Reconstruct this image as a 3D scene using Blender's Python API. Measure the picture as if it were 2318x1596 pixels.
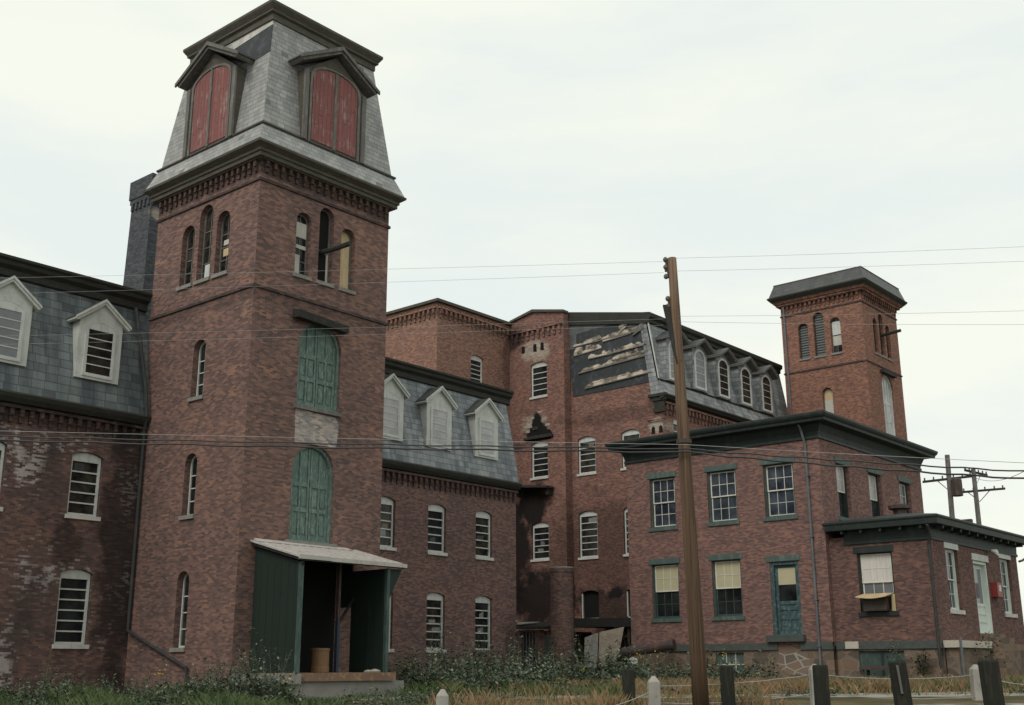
import bpy, bmesh, math, random
from mathutils import Vector, Matrix
random.seed(7)
for o in list(bpy.data.objects): bpy.data.objects.remove(o, do_unlink=True)
S = bpy.context.scene
COL = S.collection
R = math.radians

# ------------------------------------------------------------------ camera
YAW, PITCH, ROLL = R(40.2597), R(15.3241), R(-0.1738)
cam_d = bpy.data.cameras.new("camera"); cam = bpy.data.objects.new("camera", cam_d); COL.objects.link(cam)
cam_d.sensor_width = 36; cam_d.lens = 36 * 2603.23 / 2318; cam_d.clip_start = .1; cam_d.clip_end = 6000
fw = Vector((math.cos(PITCH)*math.cos(YAW), math.cos(PITCH)*math.sin(YAW), math.sin(PITCH)))
rt = Vector((math.sin(YAW), -math.cos(YAW), 0)); up = rt.cross(fw)
r2 = math.cos(ROLL)*rt + math.sin(ROLL)*up; u2 = -math.sin(ROLL)*rt + math.cos(ROLL)*up
CAM = Vector((-19.815, -26.834, .4))
m = Matrix(((r2.x, u2.x, -fw.x, CAM.x), (r2.y, u2.y, -fw.y, CAM.y), (r2.z, u2.z, -fw.z, CAM.z), (0, 0, 0, 1)))
cam.matrix_world = m
S.camera = cam
FW2 = Vector((math.cos(YAW), math.sin(YAW))); RT2 = Vector((math.sin(YAW), -math.cos(YAW)))
def gp(dist, lat):                      # ground-plan point a distance ahead of and beside the street spot
    q = Vector((CAM.x, CAM.y)) + FW2*dist + RT2*lat
    return q.x, q.y

# ------------------------------------------------------------------ world, sun, exposure
S.view_settings.view_transform = 'Standard'; S.view_settings.look = 'None'
S.view_settings.exposure = 0.32; S.view_settings.gamma = 1
W = bpy.data.worlds.new("World"); S.world = W; W.use_nodes = True
nt = W.node_tree; nt.nodes.clear()
out = nt.nodes.new('ShaderNodeOutputWorld'); bg = nt.nodes.new('ShaderNodeBackground'); nt.links.new(bg.outputs[0], out.inputs[0])
sky = nt.nodes.new('ShaderNodeTexSky'); sky.sky_type = 'NISHITA'; sky.sun_disc = False
SUN_EL, SUN_AZ = R(46), R(262)          # compass direction measured from +Y clockwise: light from the left, a little in front
sky.sun_elevation = SUN_EL; sky.sun_rotation = SUN_AZ; sky.dust_density = 3
tc = nt.nodes.new('ShaderNodeTexCoord'); mp = nt.nodes.new('ShaderNodeMapping'); mp.inputs['Scale'].default_value = (1.0, 1.0, 4.2)
nt.links.new(tc.outputs['Generated'], mp.inputs[0])
nz = nt.nodes.new('ShaderNodeTexNoise'); nz.inputs['Scale'].default_value = 2.0; nz.inputs['Detail'].default_value = 7; nz.inputs['Roughness'].default_value = .55
nt.links.new(mp.outputs[0], nz.inputs['Vector'])
cr = nt.nodes.new('ShaderNodeValToRGB'); nt.links.new(nz.outputs[0], cr.inputs[0])
cr.color_ramp.elements[0].position = .36; cr.color_ramp.elements[0].color = (6.8, 7.3, 7.05, 1)
cr.color_ramp.elements[1].position = .58; cr.color_ramp.elements[1].color = (7.8, 7.98, 7.1, 1)
mx = nt.nodes.new('ShaderNodeMix'); mx.data_type = 'RGBA'; mx.inputs[0].default_value = .95
nt.links.new(sky.outputs[0], mx.inputs[6]); nt.links.new(cr.outputs[0], mx.inputs[7]); nt.links.new(mx.outputs[2], bg.inputs[0])
bg.inputs[1].default_value = .1
sd = bpy.data.lights.new("sun", 'SUN'); sd.energy = 1.15; sd.angle = R(28); sd.color = (1, .95, .87)
sun = bpy.data.objects.new("sun", sd); COL.objects.link(sun)
sv = Vector((math.sin(SUN_AZ)*math.cos(SUN_EL), math.cos(SUN_AZ)*math.cos(SUN_EL), math.sin(SUN_EL)))
sun.rotation_euler = (-sv).to_track_quat('-Z', 'Y').to_euler()

# ------------------------------------------------------------------ node helper
class NB:
    def __init__(s, name):
        s.mat = bpy.data.materials.new(name); s.mat.use_nodes = True; s.t = s.mat.node_tree
        s.b = s.t.nodes['Principled BSDF']
    def n(s, ty, **k):
        x = s.t.nodes.new(ty)
        for a, v in k.items(): setattr(x, a, v)
        return x
    def put(s, sock, v):
        if isinstance(v, bpy.types.NodeSocket): s.t.links.new(v, sock)
        elif v is not None:
            if sock.type == 'RGBA' and not hasattr(v, '__len__'): v = (v, v, v, 1)
            if sock.type == 'RGBA' and len(v) == 3: v = (*v, 1)
            sock.default_value = v
    def m(s, op, a, b=None, c=None):
        x = s.n('ShaderNodeMath', operation=op)
        for i, v in enumerate((a, b, c)): s.put(x.inputs[i], v)
        return x.outputs[0]
    def mix(s, f, a, b, mode='MIX'):
        x = s.n('ShaderNodeMix', data_type='RGBA', blend_type=mode); s.put(x.inputs[0], f); s.put(x.inputs[6], a); s.put(x.inputs[7], b); return x.outputs[2]
    def noise(s, vec, scale, detail=3, rough=.55, dim='3D'):
        x = s.n('ShaderNodeTexNoise', noise_dimensions=dim); s.put(x.inputs['Vector'], vec)
        x.inputs['Scale'].default_value = scale; x.inputs['Detail'].default_value = detail; x.inputs['Roughness'].default_value = rough; return x.outputs[0]
    def white(s, vec):
        x = s.n('ShaderNodeTexWhiteNoise', noise_dimensions='3D'); s.put(x.inputs['Vector'], vec); return x.outputs[0]
    def ramp(s, f, stops, interp='LINEAR'):
        x = s.n('ShaderNodeValToRGB'); s.put(x.inputs[0], f); e = x.color_ramp.elements; x.color_ramp.interpolation = interp
        while len(e) < len(stops): e.new(.5)
        for i, (p, c) in enumerate(stops):
            e[i].position = p; e[i].color = (*c, 1) if hasattr(c, '__len__') else (c, c, c, 1)
        return x.outputs[0]
    def comb(s, x, y, z=0.):
        c = s.n('ShaderNodeCombineXYZ'); s.put(c.inputs[0], x); s.put(c.inputs[1], y); s.put(c.inputs[2], z); return c.outputs[0]
    def geo(s):
        g = s.n('ShaderNodeNewGeometry'); p = s.n('ShaderNodeSeparateXYZ'); s.put(p.inputs[0], g.outputs['Position'])
        q = s.n('ShaderNodeSeparateXYZ'); s.put(q.inputs[0], g.outputs['True Normal'])
        isx = s.m('GREATER_THAN', s.m('ABSOLUTE', q.outputs[0]), s.m('ABSOLUTE', q.outputs[1]))
        u = s.m('ADD', s.m('MULTIPLY', p.outputs[1], isx), s.m('MULTIPLY', p.outputs[0], s.m('SUBTRACT', 1., isx)))
        s.pos = g.outputs['Position']; s.island = g.outputs['Random Per Island']; s.X, s.Y, s.Z = p.outputs; s.isx = isx
        return u, p.outputs[2]
    def bump(s, h, st=.3, d=.02):
        x = s.n('ShaderNodeBump'); x.inputs['Strength'].default_value = st; x.inputs['Distance'].default_value = d
        s.put(x.inputs['Height'], h); s.t.links.new(x.outputs[0], s.b.inputs['Normal'])
    def fin(s, col, rough=.85, spec=.3, metal=0):
        s.put(s.b.inputs['Base Color'], col); s.put(s.b.inputs['Roughness'], rough); s.b.inputs['Specular IOR Level'].default_value = spec
        s.b.inputs['Metallic'].default_value = metal; return s.mat
    def blob(s, c, r, wob=.35):          # soft-edged mask for stains and painted shade bands: 1 inside
        d = s.n('ShaderNodeVectorMath', operation='SUBTRACT'); s.put(d.inputs[0], s.pos); d.inputs[1].default_value = c
        e = s.n('ShaderNodeVectorMath', operation='DIVIDE'); s.t.links.new(d.outputs[0], e.inputs[0]); e.inputs[1].default_value = r
        l = s.n('ShaderNodeVectorMath', operation='LENGTH'); s.t.links.new(e.outputs[0], l.inputs[0])
        v = s.m('ADD', l.outputs['Value'], s.m('MULTIPLY', s.m('SUBTRACT', s.noise(s.pos, 1.6, 4), .5), wob*4))
        x = s.n('ShaderNodeMapRange', interpolation_type='SMOOTHSTEP'); s.put(x.inputs[0], v)
        x.inputs[1].default_value = 1.15; x.inputs[2].default_value = .6; x.inputs[3].default_value = 0; x.inputs[4].default_value = 1
        return x.outputs[0]

def brick(name, tint=(1, 1, 1), white=0., dark=.5, soot=(), pale=(), streak=1., contrast=1.):
    b = NB(name); u, v = b.geo()
    H, L = .057, .172
    row = b.m('FLOOR', b.m('DIVIDE', v, H)); uu = b.m('ADD', b.m('DIVIDE', u, L), b.m('MULTIPLY', b.m('MODULO', row, 2.), .5))
    cell = b.m('FLOOR', uu); fu = b.m('FRACT', uu); fv = b.m('FRACT', b.m('DIVIDE', v, H))
    rnd = b.white(b.comb(cell, row, b.isx))
    pat = b.noise(b.comb(b.m('MULTIPLY', u, 5.0), b.m('MULTIPLY', v, 9.0), b.isx), 1., 5, .8)
    drip = b.noise(b.comb(b.m('MULTIPLY', u, 1.7), b.m('MULTIPLY', v, .16), b.isx), 1., 4, .6)
    big = b.noise(b.comb(b.m('MULTIPLY', u, .32), b.m('MULTIPLY', v, .22), b.isx), 1., 4, .6)
    f = b.m('ADD', b.m('MULTIPLY', rnd, .58), b.m('MULTIPLY', b.m('ADD', b.m('MULTIPLY', b.m('SUBTRACT', pat, .5), 1.15*contrast), .5), .42))
    f = b.m('ADD', f, b.m('ADD', b.m('MULTIPLY', b.m('SUBTRACT', big, .5), .7*streak), b.m('MULTIPLY', b.m('SUBTRACT', drip, .5), .26*streak)))
    T = lambda c: tuple(c[i]*tint[i] for i in range(3))
    col = b.ramp(f, [(.10, T((.074, .050, .049))), (.34, T((.126, .075, .068))), (.56, T((.172, .098, .086))), (.76, T((.235, .126, .098))), (.98, T((.31, .168, .122)))])
    clus = b.noise(b.comb(b.m('MULTIPLY', u, .9), b.m('MULTIPLY', v, 2.2), 5.), 1., 3, .6)
    cm = b.m('MULTIPLY', b.ramp(clus, [(.60, 0), (.66, 1)]), b.m('GREATER_THAN', rnd, .45))
    col = b.mix(b.m('MULTIPLY', cm, .55*min(1, contrast)), col, T((.34, .175, .122)))
    mort = b.m('MAXIMUM', b.m('LESS_THAN', fv, .15), b.m('LESS_THAN', fu, .055))
    col = b.mix(b.m('MULTIPLY', mort, .55), col, T((.165, .135, .125)))
    if white:
        wn = b.noise(b.comb(b.m('MULTIPLY', u, .95), b.m('MULTIPLY', v, .55), 3.), 1., 5, .65)
        wm = b.ramp(b.m('ADD', wn, b.m('MULTIPLY', b.m('SUBTRACT', rnd, .5), .22)), [(.60, 0), (.70, 1)])
        col = b.mix(b.m('MULTIPLY', wm, white), col, (.40, .36, .36))
        dk = b.noise(b.comb(b.m('MULTIPLY', u, .8), b.m('MULTIPLY', v, .3), 9.), 1., 4, .6)
        col = b.mix(b.m('MULTIPLY', b.ramp(dk, [(.48, 0), (.68, 1)]), .6), col, (.034, .034, .033))
    for c, r in pale: col = b.mix(b.m('MULTIPLY', b.blob(c, r, .3), .85), col, b.mix(rnd, (.27, .22, .18), (.42, .38, .32)))
    for c, r, a in soot: col = b.mix(b.m('MULTIPLY', b.blob(c, r), a), col, (.012, .011, .011))  # soot spots; the level bands also paint in shade under cornices
    b.bump(b.m('ADD', b.m('MULTIPLY', mort, -1.), rnd), .35, .012)
    return b.fin(col, .92, .2)

def slate(name, c0=(.085, .10, .115), c1=(.20, .22, .235), streak=.5, row=.21, wid=.30):
    b = NB(name); u, v = b.geo(); v = b.m('ADD', v, b.m('MULTIPLY', b.noise(b.pos, 1.1, 2), .05))
    r = b.m('FLOOR', b.m('DIVIDE', v, row)); uu = b.m('ADD', b.m('DIVIDE', u, wid), b.m('MULTIPLY', b.white(b.comb(r, 3., 1.)), 1.))
    cell = b.m('FLOOR', uu); rnd = b.white(b.comb(cell, r, b.isx)); fu = b.m('FRACT', uu); fv = b.m('FRACT', b.m('DIVIDE', v, row))
    st = b.noise(b.comb(b.m('MULTIPLY', u, 1.9), b.m('MULTIPLY', v, .18), b.isx), 1., 4, .6)
    sp = b.noise(b.pos, 5., 4, .6)
    f = b.m('ADD', b.m('MULTIPLY', rnd, .45), b.m('ADD', b.m('MULTIPLY', b.m('SUBTRACT', st, .5), 2.2*streak), b.m('MULTIPLY', sp, .5)))
    col = b.ramp(f, [(.1, c0), (.55, tuple((c0[i]+c1[i])/2 for i in range(3))), (.95, c1)])
    col = b.mix(b.m('MULTIPLY', b.m('GREATER_THAN', rnd, .985), .65), col, (.03, .033, .036)); col = b.mix(b.m('MULTIPLY', b.m('LESS_THAN', rnd, .025), .5), col, c1)
    gap = b.m('MAXIMUM', b.m('LESS_THAN', fv, .10), b.m('LESS_THAN', fu, .05))
    col = b.mix(b.m('MULTIPLY', gap, .65), col, (.025, .028, .03))
    b.bump(b.m('ADD', b.m('MULTIPLY', fv, -1.), b.m('MULTIPLY', rnd, .5)), .5, .02)
    return b.fin(col, .55, .45)

def paint(name, c, peel=None, amt=.3, scale=5., rough=.6, stretch=(1, 1, .35), lo=.52, dirt=.35):
    b = NB(name); b.geo()
    mpn = b.n('ShaderNodeMapping'); b.put(mpn.inputs[0], b.pos); mpn.inputs['Scale'].default_value = stretch
    a = b.noise(mpn.outputs[0], scale, 6, .65); d = b.noise(b.pos, 1.3, 4, .6)
    col = b.mix(b.m('MULTIPLY', b.ramp(d, [(.35, 1), (.65, 0)]), dirt), c, tuple(x*.45 for x in c))
    if peel: col = b.mix(b.m('MULTIPLY', b.ramp(a, [(lo, 0), (lo+.09, 1)]), amt), col, peel)
    b.bump(a, .15, .01)
    return b.fin(col, rough, .35)

def boards(name, c, peel, amt=.7, lo=.56, w=.17, rough=.75):
    b = NB(name); u, v = b.geo()
    q = b.m('DIVIDE', u, w); k = b.m('FLOOR', q); fu = b.m('FRACT', q); r_ = b.white(b.comb(k, 2., b.isx))
    a = b.noise(b.comb(b.m('ADD', b.m('MULTIPLY', u, 12.), b.m('MULTIPLY', r_, 50.)), b.m('MULTIPLY', v, 1.6), 0.), 1., 6, .7)
    d = b.noise(b.pos, 1.4, 4, .65)
    col = b.mix(b.m('MULTIPLY', r_, .5), c, tuple(x*.62 for x in c))
    pm = b.ramp(b.m('ADD', b.m('MULTIPLY', a, .6), b.m('MULTIPLY', d, .4)), [(lo, 0), (lo+.07, 1)])
    col = b.mix(b.m('MULTIPLY', pm, amt), col, b.mix(a, peel, tuple(x*.5 for x in peel)))
    g = b.m('MAXIMUM', b.m('LESS_THAN', fu, .07), b.m('LESS_THAN', b.m('FRACT', b.m('ADD', b.m('DIVIDE', v, 2.1), r_)), .008)); col = b.mix(b.m('MULTIPLY', g, .8), col, (.015, .012, .01))
    b.bump(b.m('SUBTRACT', a, g), .4, .015); return b.fin(col, rough, .3)

def glass(name, c=(.012, .015, .017), c2=(.05, .055, .055), rough=.09, spec=.5, scale=1.6):
    b = NB(name); b.geo()
    col = b.ramp(b.noise(b.pos, scale, 4, .6), [(.38, c), (.72, c2)])  # mottled colour imitates uneven reflections in the panes
    b.bump(b.noise(b.pos, 2.2, 1), .12, .02)
    return b.fin(col, rough, spec)

def louvre(name):
    b = NB(name); u, v = b.geo()
    f = b.m('FRACT', b.m('DIVIDE', v, .16)); return b.fin(b.ramp(f, [(.3, (.015, .016, .017)), (.75, (.16, .17, .17))]), .7)

def stone(name, c0, c1, scale=3., mortar=None):
    b = NB(name); u, v = b.geo()
    n = b.noise(b.pos, scale, 5, .6); col = b.mix(n, c0, c1)
    if mortar:
        vo = b.n('ShaderNodeTexVoronoi', feature='DISTANCE_TO_EDGE'); b.put(vo.inputs['Vector'], b.comb(b.m('MULTIPLY', u, 1.5), b.m('MULTIPLY', v, 3.0), 0.)); vo.inputs['Scale'].default_value = 1.
        vc = b.n('ShaderNodeTexVoronoi'); b.put(vc.inputs['Vector'], b.comb(b.m('MULTIPLY', u, 1.5), b.m('MULTIPLY', v, 3.0), 0.)); vc.inputs['Scale'].default_value = 1.
        col = b.mix(.5, col, b.ramp(b.white(vc.outputs['Position']), [(0, (.05, .045, .04)), (.5, (.16, .11, .085)), (1, (.24, .15, .10))]))
        e = b.m('LESS_THAN', vo.outputs['Distance'], .05); col = b.mix(b.m('MULTIPLY', e, mortar), col, (.32, .30, .27))
    b.bump(n, .4, .03)
    return b.fin(col, .9, .2)

M = {}
SOOT_SHADE = lambda z0, z1, a: ((2, 2, (z0+z1)/2), (60, 60, (z1-z0)/2), a)  # dark level band under a cornice: soot with corbel shade painted in
M['brick_tower'] = brick('tower brick', (.98, 1.03, 1.04), streak=.9, contrast=1.15, soot=[SOOT_SHADE(14.95, 15.8, .6), SOOT_SHADE(11.0, 11.42, .25)])
M['brick_left'] = brick('stained wing brick', (.78, .82, .84), white=.85, streak=1.0, soot=[SOOT_SHADE(7.25, 8.0, .5), ((-.55, 5.2, 4), (.75, 3, 5.5), .7), ((-2.3, 5.2, 3.9), (.5, 2, .9), .6), ((-2.6, 5.2, 8.2), (4, 2, .55), .7)])
M['brick_wing'] = brick('wing brick', (.94, 1.0, 1.06), streak=.7, soot=[((18.0, 5.2, 1), (.8, 2, 1.6), .5), SOOT_SHADE(7.25, 7.95, .5)])
M['brick_block'] = brick('clean brick', (1.40, 1.36, 1.22), streak=.25, contrast=.5, soot=[SOOT_SHADE(18.95, 19.4, .35), ((29.7, 15.2, 17.6), (.8, 2, 2.6), .45)])
M['brick_second'] = brick('second mill brick', (1.16, 1.10, 1.05), streak=.6, contrast=.8,
    soot=[((29.6, 13.6, 9.0), (2, 1.2, 1.5), .97), ((29.6, 14.8, 6.8), (2, 1.4, 3.4), .95), ((29.6, 13.0, 4.0), (2, 2.6, 1.6), .93), ((30.2, 8.3, 3.2), (2, 3.0, 1.4), .7), ((30.2, 8.5, 4.1), (2, .6, .33), .95), ((30.2, 9, 6.5), (2, 4.5, 3.0), .45),
          ((29.6, 13.1, 13.2), (2, .95, .55), .98), ((29.6, 13.2, 13.9), (2, .4, .5), .98), ((29.6, 15.0, 18.9), (2, .9, .7), .75), ((30, 8, 13.5), (40, 4, .45), .35), ((29.6, 14.6, 12.5), (2, .6, .25), .6)],
    pale=[((29.6, 13.3, 17.9), (2, 1.05, .72)), ((29.6, 13.4, 13.7), (2, .95, .6)), ((30.2, 5.6, 12.6), (2, .52, .42))])
M['brick_tower2'] = brick('second tower brick', (1.26, 1.12, .98), streak=.4, contrast=.85, soot=[SOOT_SHADE(21.75, 22.4, .55)])
M['brick_office'] = brick('office brick', (1.10, 1.10, 1.12), streak=.35, contrast=.75)
M['brick_annex'] = brick('annex brick', (.80, .80, .82), streak=.5, contrast=1.15)
M['brick_stack'] = brick('stack brick', (.80, .86, .9), streak=.4, contrast=.6)
M['brick_dark'] = brick('smoky chimney brick', (.42, .76, .98), streak=.3, contrast=.4, pale=[((3.95, 12.0, 18.05), (.30, 1.2, .30))])
M['brick_washed'] = brick('whitewashed brick', (1.85, 2.75, 3.0), streak=.5, contrast=1.0)
M['brick_band'] = brick('dark string course brick', (.45, .55, .6), streak=.4, contrast=.5)
M['slate_tower'] = slate('pale slate', (.17, .175, .18), (.37, .37, .355), .3, .16, .27)
M['slate_left'] = slate('dark streaked slate', (.045, .062, .07), (.16, .185, .19), 1.1, .27, .40)
M['slate_wing'] = slate('blue grey slate', (.085, .105, .125), (.28, .30, .31), 1.0, .24, .30)
M['slate_second'] = slate('weathered slate', (.11, .12, .128), (.33, .345, .35), .8, .25, .32)
M['slate_roof2'] = slate('dark tower slate', (.040, .043, .046), (.085, .088, .088), .3)
M['tar'] = paint('tar paper', (.035, .040, .047), (.09, .095, .10), .5, 3., .7, (1, 1, 1))
M['grey_siding'] = paint('grey felt siding', (.12, .13, .135), (.06, .065, .07), .6, 2., .8, (1, 1, .6))
M['trim_brown'] = paint('weathered brown trim', (.075, .068, .055), (.17, .16, .13), .35, 9., .8, (.4, .4, 3))
M['trim_dark'] = paint('black brown trim', (.030, .030, .026), (.075, .072, .06), .35, 8., .8, (.4, .4, 3))
M['wood_grey'] = paint('bare grey wood', (.135, .13, .12), (.24, .23, .215), .5, 9., .85, (1, 1, .2))
M['wood_black'] = paint('blackened timber', (.028, .027, .026), (.07, .065, .06), .4, 8., .85, (1, 1, 1))
M['white'] = paint('dirty white paint', (.56, .58, .56), (.34, .34, .32), .45, 7., .6, dirt=.25)
M['white_grey'] = paint('grey white paint', (.54, .56, .53), (.33, .33, .32), .4, 6., .65, dirt=.3)
M['cream'] = paint('cream paint', (.66, .64, .58), (.35, .33, .3), .35, 8., .55, dirt=.2)
M['red_board'] = boards('peeling red boards', (.235, .088, .084), (.44, .35, .33), .75, .535)
M['green_door'] = paint('peeling green paint', (.105, .165, .148), (.23, .29, .25), .55, 9., .7, (1.5, 1.5, .6), .50)
M['green_trim'] = paint('green office paint', (.045, .075, .070), (.10, .13, .12), .5, 6., .55)
M['green_dark'] = paint('dark green paint', (.022, .032, .031), (.05, .06, .058), .4, 4., .55)
M['green_lint'] = paint('faded green stone', (.075, .112, .103), (.15, .18, .165), .55, 5., .65)
M['dock_green'] = boards('deep green boards', (.0155, .0275, .022), (.035, .05, .042), .4, .56, .30, .65)
M['door_blue'] = paint('blue green door paint', (.045, .085, .092), (.17, .22, .215), .55, 8., .6, (1, 1, 1))
M['white_door'] = paint('pale door paint', (.60, .66, .62), (.42, .46, .43), .4, 4., .5, dirt=.12)
M['sill'] = paint('white sill', (.55, .54, .51), (.33, .32, .3), .5, 6., .75, (1, 1, 1))
M['sill_grey'] = paint('grey stone sill', (.23, .225, .21), (.13, .125, .12), .5, 6., .85, (1, 1, 1))
M['glass'] = glass('old window glass', (.008, .010, .011), (.035, .04, .04), .12, .25)
M['glass_int'] = glass('window glass with things behind', (.009, .010, .010), (.060, .052, .042), .14, .22, 2.6)
M['glass_grey'] = glass('grey window glass', (.12, .13, .145), (.18, .19, .205), .15, .5)  # grey sky reflection put into the base colour
M['glass_pale'] = glass('pale panes', (.33, .32, .335), (.46, .445, .455), .3, .4)  # sky reflection and white curtains put into the pane colour
M['glass_dim'] = glass('dim glass', (.05, .055, .06), (.09, .095, .10), .15, .3)
M['glass_blue'] = glass('office glass', (.020, .026, .036), (.075, .09, .115), .06, .55)
M['tan_board'] = paint('tan plywood', (.50, .38, .22), (.62, .52, .36), .5, 2., .7, (1, 1, .4), .5, .15)
M['pale_board'] = paint('pale board', (.52, .50, .46), (.30, .29, .28), .5, 4., .7, (1, 1, .4))
M['board_brown'] = paint('weathered brown board', (.20, .165, .13), (.10, .09, .085), .5, 4., .85, (1, 1, .5))
M['white_hard'] = paint('white door boards', (.50, .52, .52), (.66, .66, .64), .5, 3., .6)
M['blind'] = paint('yellowed blind', (.46, .42, .28), None, 0, 3., .75, dirt=.1)
M['curtain'] = paint('white net curtain', (.60, .57, .53), (.44, .43, .44), .5, 3., .8, (6, 6, .2), .5, .1)
M['louvre'] = louvre('louvre slats')
M['void'] = paint('dark interior', (.006, .006, .006), None, 0, 2., .95)
M['pipe'] = paint('grey downpipe', (.11, .125, .14), (.19, .20, .21), .4, 6., .5)
M['pipe_dark'] = paint('dark downpipe', (.035, .040, .042), (.08, .07, .06), .4, 6., .6)
M['metal_white'] = paint('bleached sheet metal', (.44, .415, .40), (.30, .26, .24), .5, 5., .6, (1, 1, 1), .5, .15)
M['rust'] = paint('rusty timber edge', (.20, .13, .09), (.38, .22, .12), .6, 7., .85, (1, 1, 1))
M['concrete'] = stone('stained concrete', (.17, .165, .15), (.34, .33, .31), 4.)
M['stone_pale'] = stone('pale granite', (.36, .33, .28), (.55, .51, .44), 9.)
M['stone_table'] = stone('painted water table stone', (.045, .055, .052), (.10, .11, .105), 4.)
M['stone_found'] = stone('rubble foundation', (.09, .075, .06), (.21, .16, .12), 5., .16)
M['stone_patch'] = stone('pointed rubble patch', (.12, .10, .09), (.24, .20, .17), 5., .95)
M['plaster'] = stone('old whitewashed brick', (.24, .22, .19), (.40, .37, .31), 6.)
M['roof_tar'] = stone('tarred roof', (.018, .018, .019), (.035, .035, .035), 3.)
M['blue_tarp'] = paint('dark blue tarpaulin', (.03, .045, .07), (.045, .06, .085), .5, 3., .6)
M['barrel'] = paint('brown fibre drum', (.20, .115, .06), (.13, .08, .045), .4, 4., .7)
M['red_box'] = paint('red alarm box paint', (.22, .035, .032), None, 0, 3., .4)
M['iron'] = paint('rusty iron', (.055, .042, .040), (.14, .075, .05), .5, 6., .7)
M['cable'] = paint('black cable', (.035, .035, .038), None, 0, 3., .55)
M['cable_grey'] = paint('grey steel wire', (.34, .36, .37), None, 0, 3., .5)
M['glass_ins'] = paint('insulator', (.12, .10, .09), None, 0, 3., .3)
def pole_wood():
    b = NB('weathered pole wood'); b.geo()
    mp_ = b.n('ShaderNodeMapping'); b.put(mp_.inputs[0], b.pos); mp_.inputs['Scale'].default_value = (14, 14, .35)
    n = b.noise(mp_.outputs[0], 1., 5, .6)
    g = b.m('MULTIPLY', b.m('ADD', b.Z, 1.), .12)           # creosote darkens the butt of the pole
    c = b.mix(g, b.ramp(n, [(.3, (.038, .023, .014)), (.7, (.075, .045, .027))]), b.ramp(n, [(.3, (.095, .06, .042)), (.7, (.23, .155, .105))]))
    cr_ = b.noise(b.comb(b.m('MULTIPLY', b.X, 40.), b.m('MULTIPLY', b.Y, 40.), b.m('MULTIPLY', b.Z, .5)), 1., 3, .6); c = b.mix(b.m('MULTIPLY', b.ramp(cr_, [(.56, 0), (.64, 1)]), .6), c, (.025, .018, .012)); b.bump(b.m('SUBTRACT', n, cr_), .6, .02); return b.fin(c, .85, .2)
M['pole'] = pole_wood()
M['post_dark'] = paint('creosoted post', (.016, .017, .013), (.05, .042, .03), .4, 7., .85, (2, 2, .3))
M['post_white'] = paint('whitewashed stone post', (.36, .34, .31), (.18, .17, .155), .6, 9., .9, (1, 1, 1), .55, .5)
def torn():
    b = NB('torn lath and clapboard'); u, v = b.geo()
    n = b.noise(b.comb(b.m('MULTIPLY', u, 1.2), b.m('MULTIPLY', v, 3.), 0.), 1.6, 6, .7)
    k = b.noise(b.comb(b.m('MULTIPLY', u, 1.0), b.m('MULTIPLY', v, 1.4), 7.), 1.2, 3)
    c = b.ramp(n, [(.36, (.04, .037, .034)), (.47, (.16, .14, .115)), (.60, (.34, .29, .235))])
    c = b.mix(b.ramp(k, [(.46, 0), (.56, 1)]), c, (.54, .46, .38))
    f = b.m('FRACT', b.m('DIVIDE', b.m('ADD', v, b.m('MULTIPLY', u, .05)), .17)); c = b.mix(b.m('MULTIPLY', b.m('LESS_THAN', f, .18), .55), c, (.05, .045, .04))
    return b.fin(c, .9, .2)
M['torn'] = torn()

# ------------------------------------------------------------------ mesh builder
class MB:
    def __init__(s): s.v = []; s.f = []
    def add(s, vs, fs):
        k = len(s.v); s.v += [tuple(x) for x in vs]; s.f += [tuple(i+k for i in f) for f in fs]
    def quad(s, *p): s.add(p, [tuple(range(len(p)))])
    def box(s, x0, x1, y0, y1, z0, z1):
        s.add([(x0,y0,z0),(x1,y0,z0),(x1,y1,z0),(x0,y1,z0),(x0,y0,z1),(x1,y0,z1),(x1,y1,z1),(x0,y1,z1)],
              [(0,3,2,1),(4,5,6,7),(0,1,5,4),(1,2,6,5),(2,3,7,6),(3,0,4,7)])
    def extr(s, a, b):                   # loops a and b of equal length: a closed prism
        n = len(a); s.add(list(a)+list(b), [tuple(range(n))[::-1], tuple(range(n, 2*n))] + [(i, (i+1)%n, n+(i+1)%n, n+i) for i in range(n)])
    def loft(s, loops, cap=True):
        n = len(loops[0]); vs = [p for l in loops for p in l]; fs = []
        for k in range(len(loops)-1):
            fs += [(k*n+i, k*n+(i+1)%n, (k+1)*n+(i+1)%n, (k+1)*n+i) for i in range(n)]
        if cap: fs += [tuple(range(n))[::-1], tuple(range((len(loops)-1)*n, len(loops)*n))]
        s.add(vs, fs)
    def tube(s, pts, r, n=8, r1=None):
        pts = [Vector(p) for p in pts]; loops = []
        for i, p in enumerate(pts):
            d = (pts[min(i+1, len(pts)-1)]-pts[max(i-1, 0)]).normalized()
            a = d.cross(Vector((0, 0, 1))) if abs(d.z) < .95 else d.cross(Vector((1, 0, 0)))
            a.normalize(); b = d.cross(a); rr = r if r1 is None else r+(r1-r)*i/(len(pts)-1)
            loops.append([p+a*rr*math.cos(2*math.pi*k/n)+b*rr*math.sin(2*math.pi*k/n) for k in range(n)])
        s.loft(loops)
    def build(s, name, mat, parent=None, smooth=False):
        if not s.f: return None
        me = bpy.data.meshes.new(name)
        L = parent_loc(parent) if parent else Vector((0, 0, 0))
        me.from_pydata([(x-L.x, y-L.y, z-L.z) for x, y, z in s.v], [], s.f)
        me.materials.append(M[mat] if isinstance(mat, str) else mat)
        if smooth:
            for p in me.polygons: p.use_smooth = True
        o = bpy.data.objects.new(name, me); COL.objects.link(o)
        if parent: o.parent = parent
        return o
def parent_loc(o):
    L = Vector((0, 0, 0))
    while o: L += o.location; o = o.parent
    return L
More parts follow.
